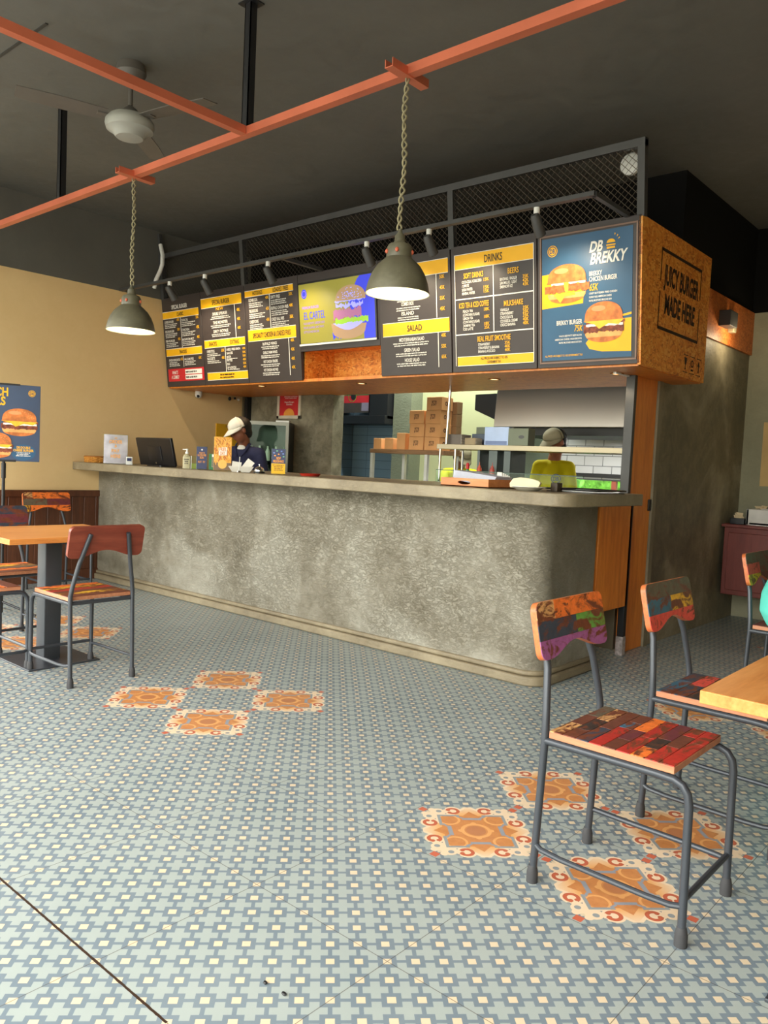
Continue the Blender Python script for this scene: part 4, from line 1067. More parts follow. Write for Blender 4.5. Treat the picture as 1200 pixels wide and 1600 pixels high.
MB().box(-.020, .020, -.012, .012, .0, .045).obj('liquid', flat('lime_liquid', rgb(150, 150, 60), .2), t); MB().box(-.024, .024, -.015, .015, 0, .105).obj('case', MATS['acr'], t, bevel=.002)
MB().box(-.024, -.019, -.016, .016, 0, .105).box(.019, .024, -.016, .016, 0, .105).obj('edge', WHITE, t)
# navy card
t, A = card('counter_card', 'tall navy promotional card with orange lettering', 'card', -5.325, 3.86, .082, .183, NAVY)
m = MB()
for s, z, h, w_ in (('WHAT IS', .125, .014, .045), ('GLUTEN FREE', .106, .017, .068), ('BUN', .086, .017, .030), ('MUST - TRY', .052, .016, .056)): text(m, s, 0, z, h, w_, .001, bold=.02, M=A)
m.obj('lettering', flat('print_orange', rgb(236, 158, 66), .45), t, sharp=0); m = MB(); m.disc(0, .158, .007, None, .001, 12, M=A); m.obj('emblem', PWHITE, t, sharp=0)
# green card with white print
t, A = card('counter_card', 'small green card with a white panel of print', 'card', -5.20, 3.88, .066, .128, flat('print_green', rgb(24, 112, 58), .4))
m = MB().mat(0).rect(-.012, .022, .033, .128, .0008, A)
for k in range(8): greek(m.mat(1), -.008, .030, .092-.009*k, .005, .0012, M=A, seed=k+40)
m.mat(2).rect(-.010, .104, .004, .124, .0012, A)
m.obj('print', [flat('card_grey', rgb(150, 146, 124), .5), PBLACK, PWHITE], t, sharp=0)
# fries card
t, A = card('counter_card', 'tall golden card covered in fries hiding part of the cashier', 'card', -5.055, 3.86, .135, .265, flat('fries_yellow', rgb(236, 164, 56), .4, 0, .4, .25, 40))
m = MB(); rnd = random.Random(2)
for k in range(90):
    x = rnd.uniform(-.058, .058); z = rnd.uniform(.07, .255); a = rnd.uniform(-.9, .9)+PI/2; L = rnd.uniform(.012, .03); wd = .0032
    d = (math.cos(a), math.sin(a)); n_ = (-d[1]*wd, d[0]*wd)
    q = [(x-d[0]*L-n_[0], z-d[1]*L-n_[1]), (x+d[0]*L-n_[0], z+d[1]*L-n_[1]), (x+d[0]*L+n_[0], z+d[1]*L+n_[1]), (x-d[0]*L+n_[0], z-d[1]*L+n_[1])]
    q = [(max(-.066, min(.066, u)), max(.005, min(.262, v))) for u, v in q]
    m.mat(k % 3).poly(q, .0006+.00001*k, A)
m.mat(3).rect(-.066, .004, .066, .062, .0004, A); m.mat(0).disc(0, .05, .034, .036, .0016, 20, M=A)
m.mat(4).poly([(-.030, .118), (.032, .122), (.034, .185), (-.032, .180)], .002, A)
m.obj('print', [flat('fry_light', rgb(246, 190, 90), .4), flat('fry_dark', rgb(200, 110, 40), .4), flat('fry_mid', rgb(238, 170, 64), .4), flat('card_brown', rgb(126, 100, 76), .5), PWHITE], t, sharp=0)
m = MB(); text(m, 'FRIES', 0, .154, .026, .050, .0028, bold=.03, M=A); text(m, 'DAY', 0, .124, .025, .036, .0028, bold=.03, M=A); m.obj('lettering', flat('letter_orange', rgb(226, 150, 80), .5), t, sharp=0)
# white paper boat with a folded receipt
t = thing('paper_tray', 'white paper food tray holding napkins and a leaning printed slip', 'tray', (-4.81, 3.85, LZ), face_room(-4.81, 3.85))
def boat(w0, d0, w1, d1, h, tk=.003):
    m = MB(); a = [(-w0, -d0, 0), (w0, -d0, 0), (w0, d0, 0), (-w0, d0, 0)]; b2 = [(-w1, -d1, h), (w1, -d1, h), (w1, d1, h), (-w1, d1, h)]
    c = [(x*.95, y*.93, z) for x, y, z in b2]; d = [(x*.95, y*.95, tk) for x, y, z in a]
    m.add(a+b2+c+d, [(3, 2, 1, 0)]+[(i, (i+1) % 4, 4+(i+1) % 4, 4+i) for i in range(4)]+[(4+i, 4+(i+1) % 4, 8+(i+1) % 4, 8+i) for i in range(4)]+[(8+i, 8+(i+1) % 4, 12+(i+1) % 4, 12+i) for i in range(4)]+[(12, 13, 14, 15)]); return m
PAPERW = flat('white_paper', rgb(222, 218, 208), .7)
boat(.066, .045, .096, .065, .042).obj('tray_body', PAPERW, t)
MB().box(-.075, -.005, -.02, .02, .004, .072, Matrix.Rotation(.12, 4, 'Y')).obj('napkins', PAPERW, t)
m = MB().box(-.030, .030, -.001, .001, 0, .085, Matrix.Translation((.028, -.025, .022)) @ Matrix.Rotation(.62, 4, 'Y') @ Matrix.Rotation(.25, 4, 'X')); sl = m.obj('printed_slip', PAPERW, t)
MB().rbox(.045, .085, -.01, .03, .004, .075, .008).obj('cup', flat('cup_grey', rgb(186, 180, 160), .5), t)
t = thing('straw', 'thin clear upright rod on a small chrome foot beside the bell', 'rod', (-4.72, 3.76, LZ))
MB().tube([(0, 0, .01), (.004, 0, .115)], .0025, 8).obj('rod', WHITE, t); MB().lathe([(0, 0), (.018, 0), (.014, .012), (0, .014)], 16).obj('foot', CHROME, t)
t = thing('service_bell', 'round chrome service bell on a black base', 'bell', (-4.57, 3.83, LZ))
MB().lathe([(0, 0), (.042, 0), (.042, .010), (.034, .014), (0, .014)], 28).obj('base', BLACK, t)
MB().lathe([(.037, .014), (.037, .020), (.033, .034), (.022, .045), (.008, .050), (0, .050)], 28).obj('dome', CHROME, t); MB().lathe([(.003, .050), (.003, .058), (.007, .060), (.006, .066), (0, .067)], 14).obj('plunger', CHROME, t)
t, A = card('counter_card', 'navy and yellow card standing alone right of the service bell', 'card', -4.395, 3.86, .100, .185, NAVY)
m = MB().mat(0).rect(-.05, .003, .05, .078, .0008, A); text(m.mat(1), 'NEW', 0, .108, .018, .032, .0012, bold=.03, M=A); text(m.mat(1), 'MILKSHAKE', 0, .086, .018, .076, .0012, bold=.03, M=A)
for k in range(4): greek(m.mat(2), -.04, .04, .062-.012*k, .006, .0014, 'c', A, seed=k+70)
for x, z, c in ((-.034, .155, 3), (.02, .168, 3), (0, .146, 1), (.032, .150, 3), (-.026, .135, 1), (-.012, .17, 4), (.036, .130, 4)): m.mat(c).disc(x, z, .007, .005, .0012, 8, M=A)
m.obj('print', [YEL, flat('print_orange', 0), PBLACK, flat('pale_blue', rgb(120, 150, 220), .5), flat('mint', rgb(110, 190, 150), .5)], t, sharp=0)
t = thing('red_tray', 'shallow glossy red dish lying on the ledge near the concrete wall', 'dish', (-4.12, 3.92, LZ))
MB().lathe([(0, .003), (.06, .003), (.075, .018), (.079, .018), (.064, 0), (0, 0)], 28).obj('dish_body', flat('red_gloss', rgb(170, 44, 30), .2), t)
# wooden cutlery tray with papers
TR = mat_wood('tray_wood', rgb(176, 100, 52), rgb(206, 128, 72), rgb(222, 148, 92), 0, 6)
t = thing('wooden_tray', 'orange wooden tray with an oval hand hole, full of papers', 'tray', (-2.70, 3.98, LZ))
m = MB(); w_, d_, h_ = .170, .17, .050
# front board with an oval handle hole
N = 20; vs = []; fs = []
outer = [(-w_+2*w_*i/5, 0) for i in range(5)]+[(w_, h_*i/5) for i in range(5)]+[(w_-2*w_*i/5, h_) for i in range(5)]+[(-w_, h_-h_*i/5) for i in range(5)]
for j, (x, z) in enumerate(outer):
    a = math.atan2((z-h_/2)*3.4, x); vs.append((x, z)); vs.append((.046*math.cos(a), h_/2+.012*math.sin(a)))
full = [(x, -d_, z) for x, z in vs]+[(x, -d_+.010, z) for x, z in vs]; K = 2*N
for j in range(N):
    k = (j+1) % N
    fs += [(2*j, 2*k, 2*k+1, 2*j+1), (K+2*j, K+2*j+1, K+2*k+1, K+2*k), (2*j, K+2*j, K+2*k, 2*k), (2*j+1, 2*k+1, K+2*k+1, K+2*j+1)]
m.add(full, fs)
m.box(-w_, w_, d_-.010, d_, 0, h_).box(-w_, -w_+.010, -d_+.01, d_-.01, 0, h_).box(w_-.010, w_, -d_+.01, d_-.01, 0, h_).box(-w_, w_, -d_, d_, 0, .006)
m.obj('tray_body', TR, t)
t = thing('paper_stack', 'stack of bluish white printed papers lying askew in the wooden tray', 'papers', (-2.72, 4.02, LZ+.012))
m = MB()
for k in range(14): 
    a = -.06+.012*k; m.box(-.145, .145, -.10, .10, .0042*k+.010, .0042*k+.0135, Matrix.Rotation(a, 4, 'Z') @ Matrix.Rotation(.10, 4, 'Y'))
m.obj('sheets', flat('bluish_paper', rgb(196, 200, 214), .6), t)
t = thing('napkin_bundle', 'small white bundle of paper slips standing in the wooden tray', 'napkins', (-2.62, 4.10, LZ+.008))
m = MB()
for k in range(5): m.box(-.03+.006*k, .005+.006*k, -.02+.008*k, -.016+.008*k, 0, .085-.004*k, Matrix.Rotation(.04*k, 4, 'Y'))
m.obj('slips', PAPERW, t)
t = thing('plate', 'white oval plate with a folded cream napkin on it', 'plate', (-2.30, 3.86, LZ))
pm_ = MB().lathe([(0, .004), (.050, .004), (.075, .016), (.100, .024), (.101, .021), (.076, .011), (.055, 0), (0, 0)], 36); pm_.obj('plate_body', flat('china_white', rgb(226, 222, 210), .2), t)
t = thing('napkin', 'folded cream cloth napkin lying on the white plate', 'napkin', (-2.31, 3.86, LZ+.012), face_room(-2.3, 3.86)*.8)
m = MB()
P = [(-.085, .002), (-.088, .025), (-.070, .052), (-.030, .060), (.030, .056), (.070, .046), (.082, .036), (.070, .004)]
for k in range(3):
    vs = [(x*(1-.03*k), -.05+.04*k, z*(1-.06*k)) for x, z in P]+[(x*(1-.03*k), -.012+.04*k, z*(1-.05*k)) for x, z in P]; n = len(P)
    m.add(vs, [tuple(range(n-1, -1, -1)), tuple(range(n, 2*n))]+[(i, (i+1) % n, n+(i+1) % n, n+i) for i in range(n)])
m.obj('folds', flat('cream_cloth', rgb(228, 220, 186), .8), t, bevel=.004)
t = thing('napkin_box', 'small dark box behind the white plate', 'box', (-2.20, 4.00, LZ)); MB().rbox(-.022, .022, -.03, .03, 0, .050, .006).obj('box_body', flat('dark_brown_box', rgb(62, 50, 36), .5), t, bevel=.003)
t = thing('serving_tray', 'flat black serving tray overhanging at the right end of the ledge', 'tray', (-2.13, 4.22, LZ))
MB().rbox(-.16, .16, -.20, .20, 0, .005, .04).obj('tray_base', BLACK, t); 
m = MB(); pts = []
for cx_, cy_, a0 in ((.12, .16, 0), (-.12, .16, 90), (-.12, -.16, 180), (.12, -.16, 270)):
    for i in range(7): a = math.radians(a0+15*i); pts.append((cx_+.045*math.cos(a), cy_+.045*math.sin(a), .016))
m.tube(pts, .0045, 8, closed=True).obj('rim', BLACK, t)

# glass guard behind the counter
t = thing('glass_guard', 'clear glass guard with a dark green top edge behind the counter', 'glass', (-3.1, 4.9, 0))
under(MB().box(-3.74, -2.50, 4.895, 4.903, 1.0, 1.198).obj('pane', MATS['acr']), t); under(MB().box(-3.74, -2.50, 4.894, 4.904, 1.198, 1.204).obj('edge', flat('glass_edge_green', rgb(30, 62, 52), .2)), t)
under(MB().box(-3.74, -2.50, 4.70, 5.1, .96, 1.0).box(-3.7, -3.66, 4.8, 4.84, 0, .96).box(-2.56, -2.52, 4.8, 4.84, 0, .96).box(-3.7, -3.66, 5.0, 5.04, 0, .96).box(-2.56, -2.52, 5.0, 5.04, 0, .96).obj('back_bench', STAIN), t)

# ------------------------------------------------------------------ kitchen
t = thing('pass_shelf', 'long stainless steel shelf on thin posts crossing the kitchen opening', 'shelf', (-3.2, 5.42, 0))
under(MB().box(-4.03, -2.345, 5.27, 5.62, 1.372, 1.412).obj('shelf_top', STAIN, bevel=.002), t)
for x, y in ((-4.005, 5.29), (-3.85, 5.29), (-4.19, 5.60), (-2.42, 5.60)):
    under(MB().tube([(x if x > -4.1 else -4.0, y, 1.101), (x if x > -4.1 else -4.0, y, 1.372)], .011, 10).obj('post', CHROME), t)
under(MB().tube([(-3.955, 5.30, 1.41), (-3.94, 5.30, 1.894)], .012, 10).obj('ceiling_post', CHROME), t)
SZ = 1.412
def kbox(name, label, cat, x0, x1, y0, y1, z0, z1, mat, rz=0, bevel=.003, group=None):
    t = thing(name, label, cat, ((x0+x1)/2, (y0+y1)/2, z0), rz, group)
    w, d = (x1-x0)/2, (y1-y0)/2
    MB().box(-w, w, -d, d, 0, z1-z0).obj(name+'_body', mat, t, bevel=bevel); return t
t = kbox('container_stack', 'stack of grey-brown takeaway trays at the left end of the steel shelf', 'containers', -3.98, -3.83, 5.33, 5.47, SZ, SZ+.085, flat('tray_greybrown', rgb(104, 96, 88), .6))
m = MB()
for k in range(9): m.box(.072, .080, -.068, .068, .006+.009*k, .010+.009*k)
m.obj('rims', PAPERW, t)
kbox('storage_tub', 'flat slate-blue tub behind the beige trays on the shelf', 'tub', -3.80, -3.64, 5.44, 5.58, SZ, SZ+.095, flat('slate_tub', rgb(66, 78, 96), .5))
t = kbox('container_stack', 'low stack of beige takeaway boxes on the steel shelf', 'containers', -3.77, -3.67, 5.30, 5.40, SZ, SZ+.055, flat('beige_tray', rgb(150, 134, 104), .6))
m = MB()
for k in range(5): m.box(.045, .056, -.045, .045, .006+.010*k, .010+.010*k)
m.obj('rims', PAPERW, t)
t = thing('lid_stack', 'loose stack of grey plastic lids on the steel shelf', 'lids', (-3.62, 5.50, SZ))
m = MB()
for k in range(6): m.box(-.065, .065, -.05, .05, .004+.012*k, .010+.012*k, Matrix.Rotation(.10*math.sin(k*2.1), 4, 'Z'))
m.obj('lids', flat('lid_grey', rgb(110, 122, 128), .4), t)
t = kbox('takeaway_carton', 'pale blue shiny carton leaning on the steel shelf', 'carton', -3.588, -3.362, 5.31, 5.38, SZ, SZ+.145, flat('carton_paleblue', rgb(160, 184, 226), .35))
m = MB(); m.rect(-.10, .005, .10, .035, .036, Matrix.Rotation(PI/2, 4, 'X')); 
for k in range(14): greek(m, -.10+.014*k, -.09+.014*k, .04, .02, .0365, 'l', Matrix.Rotation(PI/2, 4, 'X'), seed=k)
m.obj('print', flat('carton_print', rgb(104, 124, 170), .5), t, sharp=0)
t = kbox('crate', 'sage grey crate with an oval hand hole on the steel shelf', 'crate', -3.36, -3.18, 5.30, 5.40, SZ, SZ+.135, flat('sage_plastic', rgb(104, 114, 96), .5))
MB().disc(.030, .068, .026, .013, .0515, 20, M=Matrix.Rotation(PI/2, 4, 'X')).obj('hand_hole', BLACK, t)
kbox('storage_tub', 'long sage tub at the back of the shelf behind the takeaway trays', 'tub', -3.86, -3.60, 5.585, 5.615, SZ, SZ+.16, flat('sage_plastic', 0))
# upright grey dividers hanging under the shelf
DG = flat('divider_grey', rgb(88, 98, 98), .45, .2)
for (x0, x1, l) in ((-3.64, -3.615, 'thin upright grey divider under the steel shelf, leftmost of three'), (-3.53, -3.45, 'middle upright grey divider between the two sauce bottles'), (-3.39, -3.33, 'wide upright grey divider right of the sauce bottles')):
    t = thing('divider', l, 'divider', ((x0+x1)/2, 5.33, 1.10), 0, 'upright grey dividers under the steel shelf'); w = (x1-x0)/2
    MB().box(-w, w, -.03, .0, 0, .27).box(-w, -w+.004, 0, .20, 0, .27).box(w-.004, w, 0, .20, 0, .27).obj('panel', DG, t, bevel=.002)
kbox('prep_counter', 'stainless prep counter under the steel shelf', 'counter', -4.05, -2.36, 5.22, 5.63, 0, 1.10, STAIN)
def squeeze(x, y, z, label, c):
    t = thing('sauce_bottle', label, 'bottle', (x, y, z), 0, 'sauce bottles under the steel shelf')
    MB().lathe([(0, 0), (.022, 0), (.023, .01), (.022, .10), (.018, .125), (.010, .135), (0, .135)], 18).obj('bottle_body', c, t)
    MB().lathe([(.012, .133), (.012, .142), (.004, .150), (.002, .175), (0, .175)], 12).obj('nozzle', c, t)
squeeze(-3.455, 5.15, 1.0, 'pink-red squeeze bottle between the right pair of dividers', flat('sauce_pink', rgb(178, 84, 76), .4))
squeeze(-3.575, 5.15, 1.0, 'orange-red squeeze bottle between the left pair of dividers', flat('sauce_orange', rgb(196, 88, 62), .4))
for o in [o for o in COL.objects if o.name.startswith('sauce_bottle')]: o.location.z = 1.10; o.location.y = 5.245
t = thing('sauce_bottle', 'small green bottle with a red cap left of the grey dividers', 'bottle', (-3.70, 5.26, 1.10))
MB().lathe([(0, 0), (.016, 0), (.016, .10), (.012, .115), (0, .115)], 16).obj('bottle_body', flat('green_bottle', rgb(30, 130, 60), .3), t); MB().lathe([(.014, .115), (.014, .15), (.008, .165), (0, .165)], 14).obj('cap', PRED, t)
# table with cardboard boxes
TZ = 1.385
t = thing('side_table', 'high side table with white legs carrying the cardboard boxes', 'table', (-5.36, 6.62, 0))
under(MB().box(-5.86, -4.85, 6.46, 6.77, TZ-.045, TZ).obj('tabletop', mat_wood('worn_board', rgb(120, 86, 58), rgb(150, 112, 78), rgb(170, 130, 94), 0, 5), bevel=.003), t)
for x, y in ((-5.84, 6.49), (-5.60, 6.75), (-5.085, 6.49), (-4.90, 6.75)): under(MB().box(x-.018, x+.018, y-.018, y+.018, 0, TZ-.045).obj('leg', WHITE), t)
bx = thing('cardboard_box', 'kraft burger box at the top of the tall stack', 'box', (0, 0, 0), 0, 'kraft boxes stacked on the side table')
MB().box(-.098, .098, -.095, .095, 0, .1355).obj('carton', CARDB, bx, bevel=.003)
m = MB(); rnd = random.Random(8)
for Mt in (PF,):
    text(m, 'BETTER', .0, .074, .022, .062, .0965, bold=.02, M=Mt); text(m, 'EAT', .008, .048, .022, .045, .0965, bold=.02, M=Mt)
m.rect(-.034, .042, -.026, .066, .0965, PF)
m.obj('stamp', STAMP, bx, sharp=0)
m = MB(); MX = Matrix(((0, 0, 1, 0), (1, 0, 0, 0), (0, 1, 0, 0), (0, 0, 0, 1))); m.ring2(-.02, .07, .012, .022, .0995, 16, MX); m.obj('side_stamp', STAMP, bx, sharp=0)
pos = [(-5.020, 0, 'bottom right box of the kraft stack'), (-5.226, 0, 'kraft box with faint print at the bottom of the left column'), (-5.015, 1, 'kraft box second from the bottom in the right column'), (-5.222, 1, 'kraft box in the middle of the left column'),
       (-5.018, 2, 'kraft box third from the bottom in the right column'), (-5.232, 2, 'kraft box topping the left column'), (-5.010, 3, 'single kraft box at the very top of the stack')]
first = True
for x, k, l in pos:
    if first: bx.location = (x, 6.57, TZ+.001+k*.137); bx['label'] = l; first = False
    else: dup(bx, l, (x, 6.57, TZ+.001+k*.137))
DK = flat('kraft_plain_tan', rgb(160, 124, 88), .7)
for k, l in enumerate(('lowest of the plain tan boxes behind the stamped stack', 'second plain tan box behind the stamped stack', 'third plain tan box behind the stamped stack', 'topmost plain tan box behind the stamped stack')):
    kbox('cardboard_box', l, 'box', -5.0, -4.86, 6.672, 6.765, TZ+.001+.128*k, TZ+.001+.128*k+.1265, DK, group='plain tan boxes behind the stack')
for x0, x1, h, l in ((-5.825, -5.715, .115, 'small kraft box at the left end of the side table'), (-5.665, -5.545, .12, 'second small kraft box from the left end of the side table'), (-5.495, -5.38, .175, 'tall narrow kraft box beside the stamped stack')):
    kbox('cardboard_box', l, 'box', x0, x1, 6.48, 6.66, TZ+.001, TZ+h, CARDB)
# extractor hood
t = thing('extractor_hood', 'large brushed steel extractor hood above the cook', 'hood', (-3.3, 6.8, 1.6))
HM = flat('brushed_steel', rgb(196, 190, 184), .32, .7, .5, .08, .8)
y0_, y1_ = 6.30, 7.30
m = MB().add([(x, y, z) for x in (-4.16, XW-.16) for y, z in ((y0_, 1.62), (y1_, 1.62), (y1_, 2.06), (y0_+.04, 2.06))], [(3, 2, 1, 0), (4, 5, 6, 7), (0, 1, 5, 4), (1, 2, 6, 5), (2, 3, 7, 6), (3, 0, 4, 7)])
under(m.obj('canopy_body', HM, bevel=.004), t)
under(MB().box(-4.14, XW-.16, y0_+.10, y1_-.1, 1.55, 1.62).obj('filter_rail', BLACKM), t)
under(MB().box(-3.9, -3.5, 6.6, 7.1, 2.06, H).obj('flue', BLACKM), t)
under(MB().box(-4.12, -3.98, 6.45, 6.60, 2.06, 2.14).obj('bracket', BLACKM), t)
t = thing('duct', 'black tapering duct panel left of the extractor hood', 'duct', (-4.62, 6.9, 1.8))
MYM = Matrix(((1, 0, 0, 0), (0, 0, 1, 0), (0, 1, 0, 0), (0, 0, 0, 1)))
under(MB().prism([(-4.80, 1.99), (-4.80, 1.83), (-4.43, 1.685), (-4.43, 2.0)], 6.9, 7.45, MYM).obj('duct_body', BLACKM), t)
struct(MB().box(-4.09, -3.30, 7.43, YB, 1.185, 1.225).obj('trim_black_rail', BLACKM))
sbox('trim_green_wall_lower', flat('sage_wall', rgb(100, 112, 96), .6), -4.75, -4.09, YB-.03, YB, 0, 1.62)
# dark cupboard and a bright poster at the far left of the kitchen
t = thing('cupboard', 'black tall cupboard in the shade left of the kitchen pillar', 'cupboard', (-6.39, 7.3, 0))
under(MB().box(-6.53, -6.24, 7.16, YB-.01, 1.76, 2.6).obj('body', BLACKM, bevel=.004), t); under(MB().box(-7.05, -6.24, 7.12, YB-.01, 1.70, 1.80).obj('shelf', BLACKM, bevel=.003), t)
t = thing('poster', 'red and green photo poster high in the dark kitchen corner', 'poster', (-7.02, 7.2, 1.84))
PY = Matrix(((1, 0, 0, 0), (0, 0, -1, 7.20), (0, 1, 0, 0), (0, 0, 0, 1)))
m = MB().mat(0).box(-7.05, -6.56, 1.84, 2.26, 0, .02, PY)
for mi, a in ((1, (-7.05, 1.96, -6.56, 2.06)), (2, (-7.05, 2.05, -6.56, 2.09)), (3, (-7.05, 2.10, -6.56, 2.24)), (1, (-7.05, 1.98, -6.99, 2.13)), (4, (-6.68, 1.86, -6.56, 1.96))): m.mat(mi).rect(*a, .021+.0003*mi, PY)
m.mat(5).disc(-6.82, 2.04, .045, None, .0225, 20, M=PY); m.mat(6).ring2(-6.84, 2.04, .06, .068, .0228, 20, PY)
under(m.obj('print', [flat('poster_dark', rgb(70, 60, 54), .4), PRED, flat('print_green', 0), flat('photo_grey', rgb(180, 172, 166), .4), flat('photo_lilac', rgb(140, 130, 150), .4), PBLACK, LETT]), t)
# display fridge beside the till, turned towards the room
FRZ = math.radians(38)
t = thing('display_fridge', 'glass-fronted drinks fridge with a grey frame behind the cashier', 'fridge', (-6.24, 5.30, 0), FRZ)
FD2 = flat('fridge_dark', rgb(30, 32, 30), .4)
MB().box(-.235, .235, 0, .28, 0, 1.0).box(.222, .240, 0, .28, 1.0, 1.60).box(-.235, -.222, 0, .28, 1.0, 1.60).box(-.235, .235, 0, .28, 1.585, 1.60).obj('cabinet', FD2, t, bevel=.003)
MB().box(-.222, .222, .268, .28, 1.0, 1.585).obj('back_panel', flat('fridge_sage', rgb(70, 74, 62), .5), t)
MB().box(-.235, -.205, -.02, 0, .98, 1.60).box(.205, .235, -.02, 0, .98, 1.60).box(-.205, .205, -.02, 0, 1.565, 1.60).obj('door_frame', flat('frame_grey', rgb(160, 160, 146), .4), t)
MB().box(.10, .235, -.02, .10, 1.601, 1.615).obj('top_cap', WHITE, t)
MB().box(-.205, .205, -.012, -.008, 1.0, 1.565).obj('glass_door', MATS['acr'], t)
MB().box(-.222, .222, .02, .26, 1.195, 1.203).box(-.222, .222, .02, .26, 1.001, 1.01).obj('shelf', FD2, t)
FT = Matrix.Translation((-6.24, 5.30, 0)) @ Matrix.Rotation(FRZ, 4, 'Z'); rnd = random.Random(4); names = ('leftmost', 'second', 'third', 'fourth', 'rightmost')
for r_ in range(2):
    for k in range(5):
        c = ((PWHITE, flat('can_grey', rgb(150, 156, 150), .3), flat('can_red', rgb(150, 60, 54), .3), flat('can_green', rgb(90, 116, 90), .3))[rnd.randrange(4)])
        t2 = thing('drink_bottle', '%s drink bottle on the %s fridge shelf' % (names[k], ('lower', 'upper')[r_]), 'bottle', tuple(FT @ Vector((-.17+.085*k, .12, 1.011+.193*r_))), 0, 'drink bottles in the fridge')
        MB().lathe([(0, 0), (.026, 0), (.026, .09), (.011, .125), (.011, .15), (0, .15)], 14).obj('bottle_body', c, t2)
t = thing('notice', 'plain yellow panel on the beige wall beside the fridge', 'notice', (XL+.006, 5.45, 1.45)); MB().box(-.004, .008, -.16, .14, -.11, .13).obj('sheet', flat('notice_yellow', rgb(226, 170, 30), .5), t)
# red framed poster
t = thing('framed_poster', 'white framed red poster on the dark concrete wall', 'poster', (-6.34, 5.70, 1.66))
Tm = Matrix(((1, 0, 0, -6.34), (0, 0, -1, 5.699), (0, 1, 0, 0), (0, 0, 0, 1)))
fr_ = MB()
for a in ((-.185, 1.655, -.150, 2.12), (.150, 1.655, .185, 2.12), (-.185, 1.655, .185, 1.690), (-.185, 2.09, .185, 2.12)): fr_.box(a[0], a[2], a[1], a[3], 0, .02, Tm)
under(fr_.obj('frame', flat('frame_cream', rgb(206, 196, 176), .4), bevel=.003), t)
m = MB().mat(0).box(-.15, .15, 1.69, 2.09, 0, .008, Tm)
text(m.mat(1), 'gluten free', .0, 2.0, .03, .23, .009, bold=.02, M=Tm); text(m.mat(1), 'Hamburger', .02, 1.93, .018, .20, .009, bold=.0, M=Tm)
for k in range(3): greek(m.mat(1), -.09, .13, 1.90-.016*k, .008, .009, 'c', Tm, seed=k+5)
text(m.mat(1), 'Happy Burger,', 0, 1.825, .016, .15, .009, bold=.01, M=Tm); text(m.mat(1), 'Buddies', 0, 1.80, .016, .09, .009, bold=.01, M=Tm)
m.mat(2).disc(0, 1.69, .085, .075, .009, 20, 0, 180, Tm)
under(m.obj('print', [PRED, PWHITE, flat('print_orange', 0)], sharp=0), t)
# camera dome and small hooks under the canopy at the left wall
t = thing('security_camera', 'small white dome camera under the left end of the canopy', 'camera', (XL+.01, 5.02, 1.90))
MB().lathe([(0, .02), (.036, .02), (.038, -.02), (.03, -.045), (.0, -.055)], 20).obj('dome', WHITE, t, (.04, 0, -.02), (0, 0, 0)); MB().ell((0, 0, 0), (.016, .016, .016), 12).obj('lens', BLACK, t, (.06, -.02, -.055))
t = thing('wall_hooks', 'small dark and white hooks under the canopy beside the dome camera', 'hooks', (XL+.02, 5.45, 1.86))
MB().ell((0, 0, 0), (.018, .018, .022), 10).ell((0, .07, .01), (.014, .014, .014), 10).obj('dark_hook', BLACK, t); MB().ell((0, .12, .0), (.016, .02, .014), 10).obj('white_hook', WHITE, t)
t = thing('ribbon', 'crumpled red ribbon hanging under the canopy near its right end', 'ribbon', (-2.46, 5.55, 1.895))
m = MB(); P = [(0, 0), (.10, .0), (.085, -.05), (.05, -.115), (.035, -.06)]
m.prism([(x, z) for x, z in P], 0, .012, Matrix(((1, 0, 0, 0), (0, 0, 1, 0), (0, 1, 0, 0), (0, 0, 0, 1)))); m.obj('cloth', PRED, t)
struct(MB().box(-2.33, -2.31, 4.9, 5.7, 1.885, 1.894).obj('trim_white_strip', WHITE))
# kitchen ceiling lamp and stove
t = thing('ceiling_light', 'long white kitchen ceiling light hidden above the canopy', 'ceiling light', (-5.2, 6.7, H-.05))
MB().box(-.75, .75, -.06, .06, 0, .05).obj('housing', WHITE, t); MB().box(-.72, .72, -.05, .05, -.012, 0).obj('diffuser', mat_emit('tube_white', (.92, 1, .9, 1), 1.5), t)
lamp('kitchen_light', 'AREA', (-5.2, 6.7, H-.08), 34, (.93, 1, .90), (-5.2, 6.7, 0), shape='RECTANGLE', size=1.5, size_y=.2)
lamp('hood_light', 'AREA', (-3.3, 6.75, 1.54), 4, (1, .97, .92), (-3.3, 6.75, 0), shape='RECTANGLE', size=1.0, size_y=.3)
kbox('stove', 'low dark stove under the extractor hood', 'stove', -4.0, -2.5, 6.75, 7.35, 0, .90, BLACKM)

# ------------------------------------------------------------------ right background
t = thing('wall_cabinet', 'red-brown floating cabinet under the white basin at the far right', 'cabinet', (-1.4, 7.1, .25))
MB().box(-.83, 1.6, -.10, .36, 0, .575).obj('carcass', CABRED, t, bevel=.004)
MB().box(-.79, .20, -.120, -.10, .045, .53).obj('door', CABRED, t, bevel=.003); MB().box(.22, 1.2, -.120, -.10, .045, .53).obj('door', CABRED, t, bevel=.003)
MB().box(-.85, 1.6, -.125, .36, .575, .60).obj('worktop', CABRED, t, bevel=.003)
t = thing('wash_basin', 'white rectangular basin standing on the red-brown cabinet', 'basin', (-1.85, 7.22, .851))
MB().rbox(-.23, .23, -.17, .17, 0, .02, .03).obj('bottom', WHITE, t)
bz = MB(); 
for a in ((-.23, -.205, -.17, .17), (.205, .23, -.17, .17), (-.23, .23, -.17, -.145), (-.23, .23, .145, .17)): bz.box(a[0], a[1], a[2], a[3], .0, .135)
bz.obj('basin_wall', flat('basin_white', rgb(216, 214, 210), .15), t, bevel=.006)
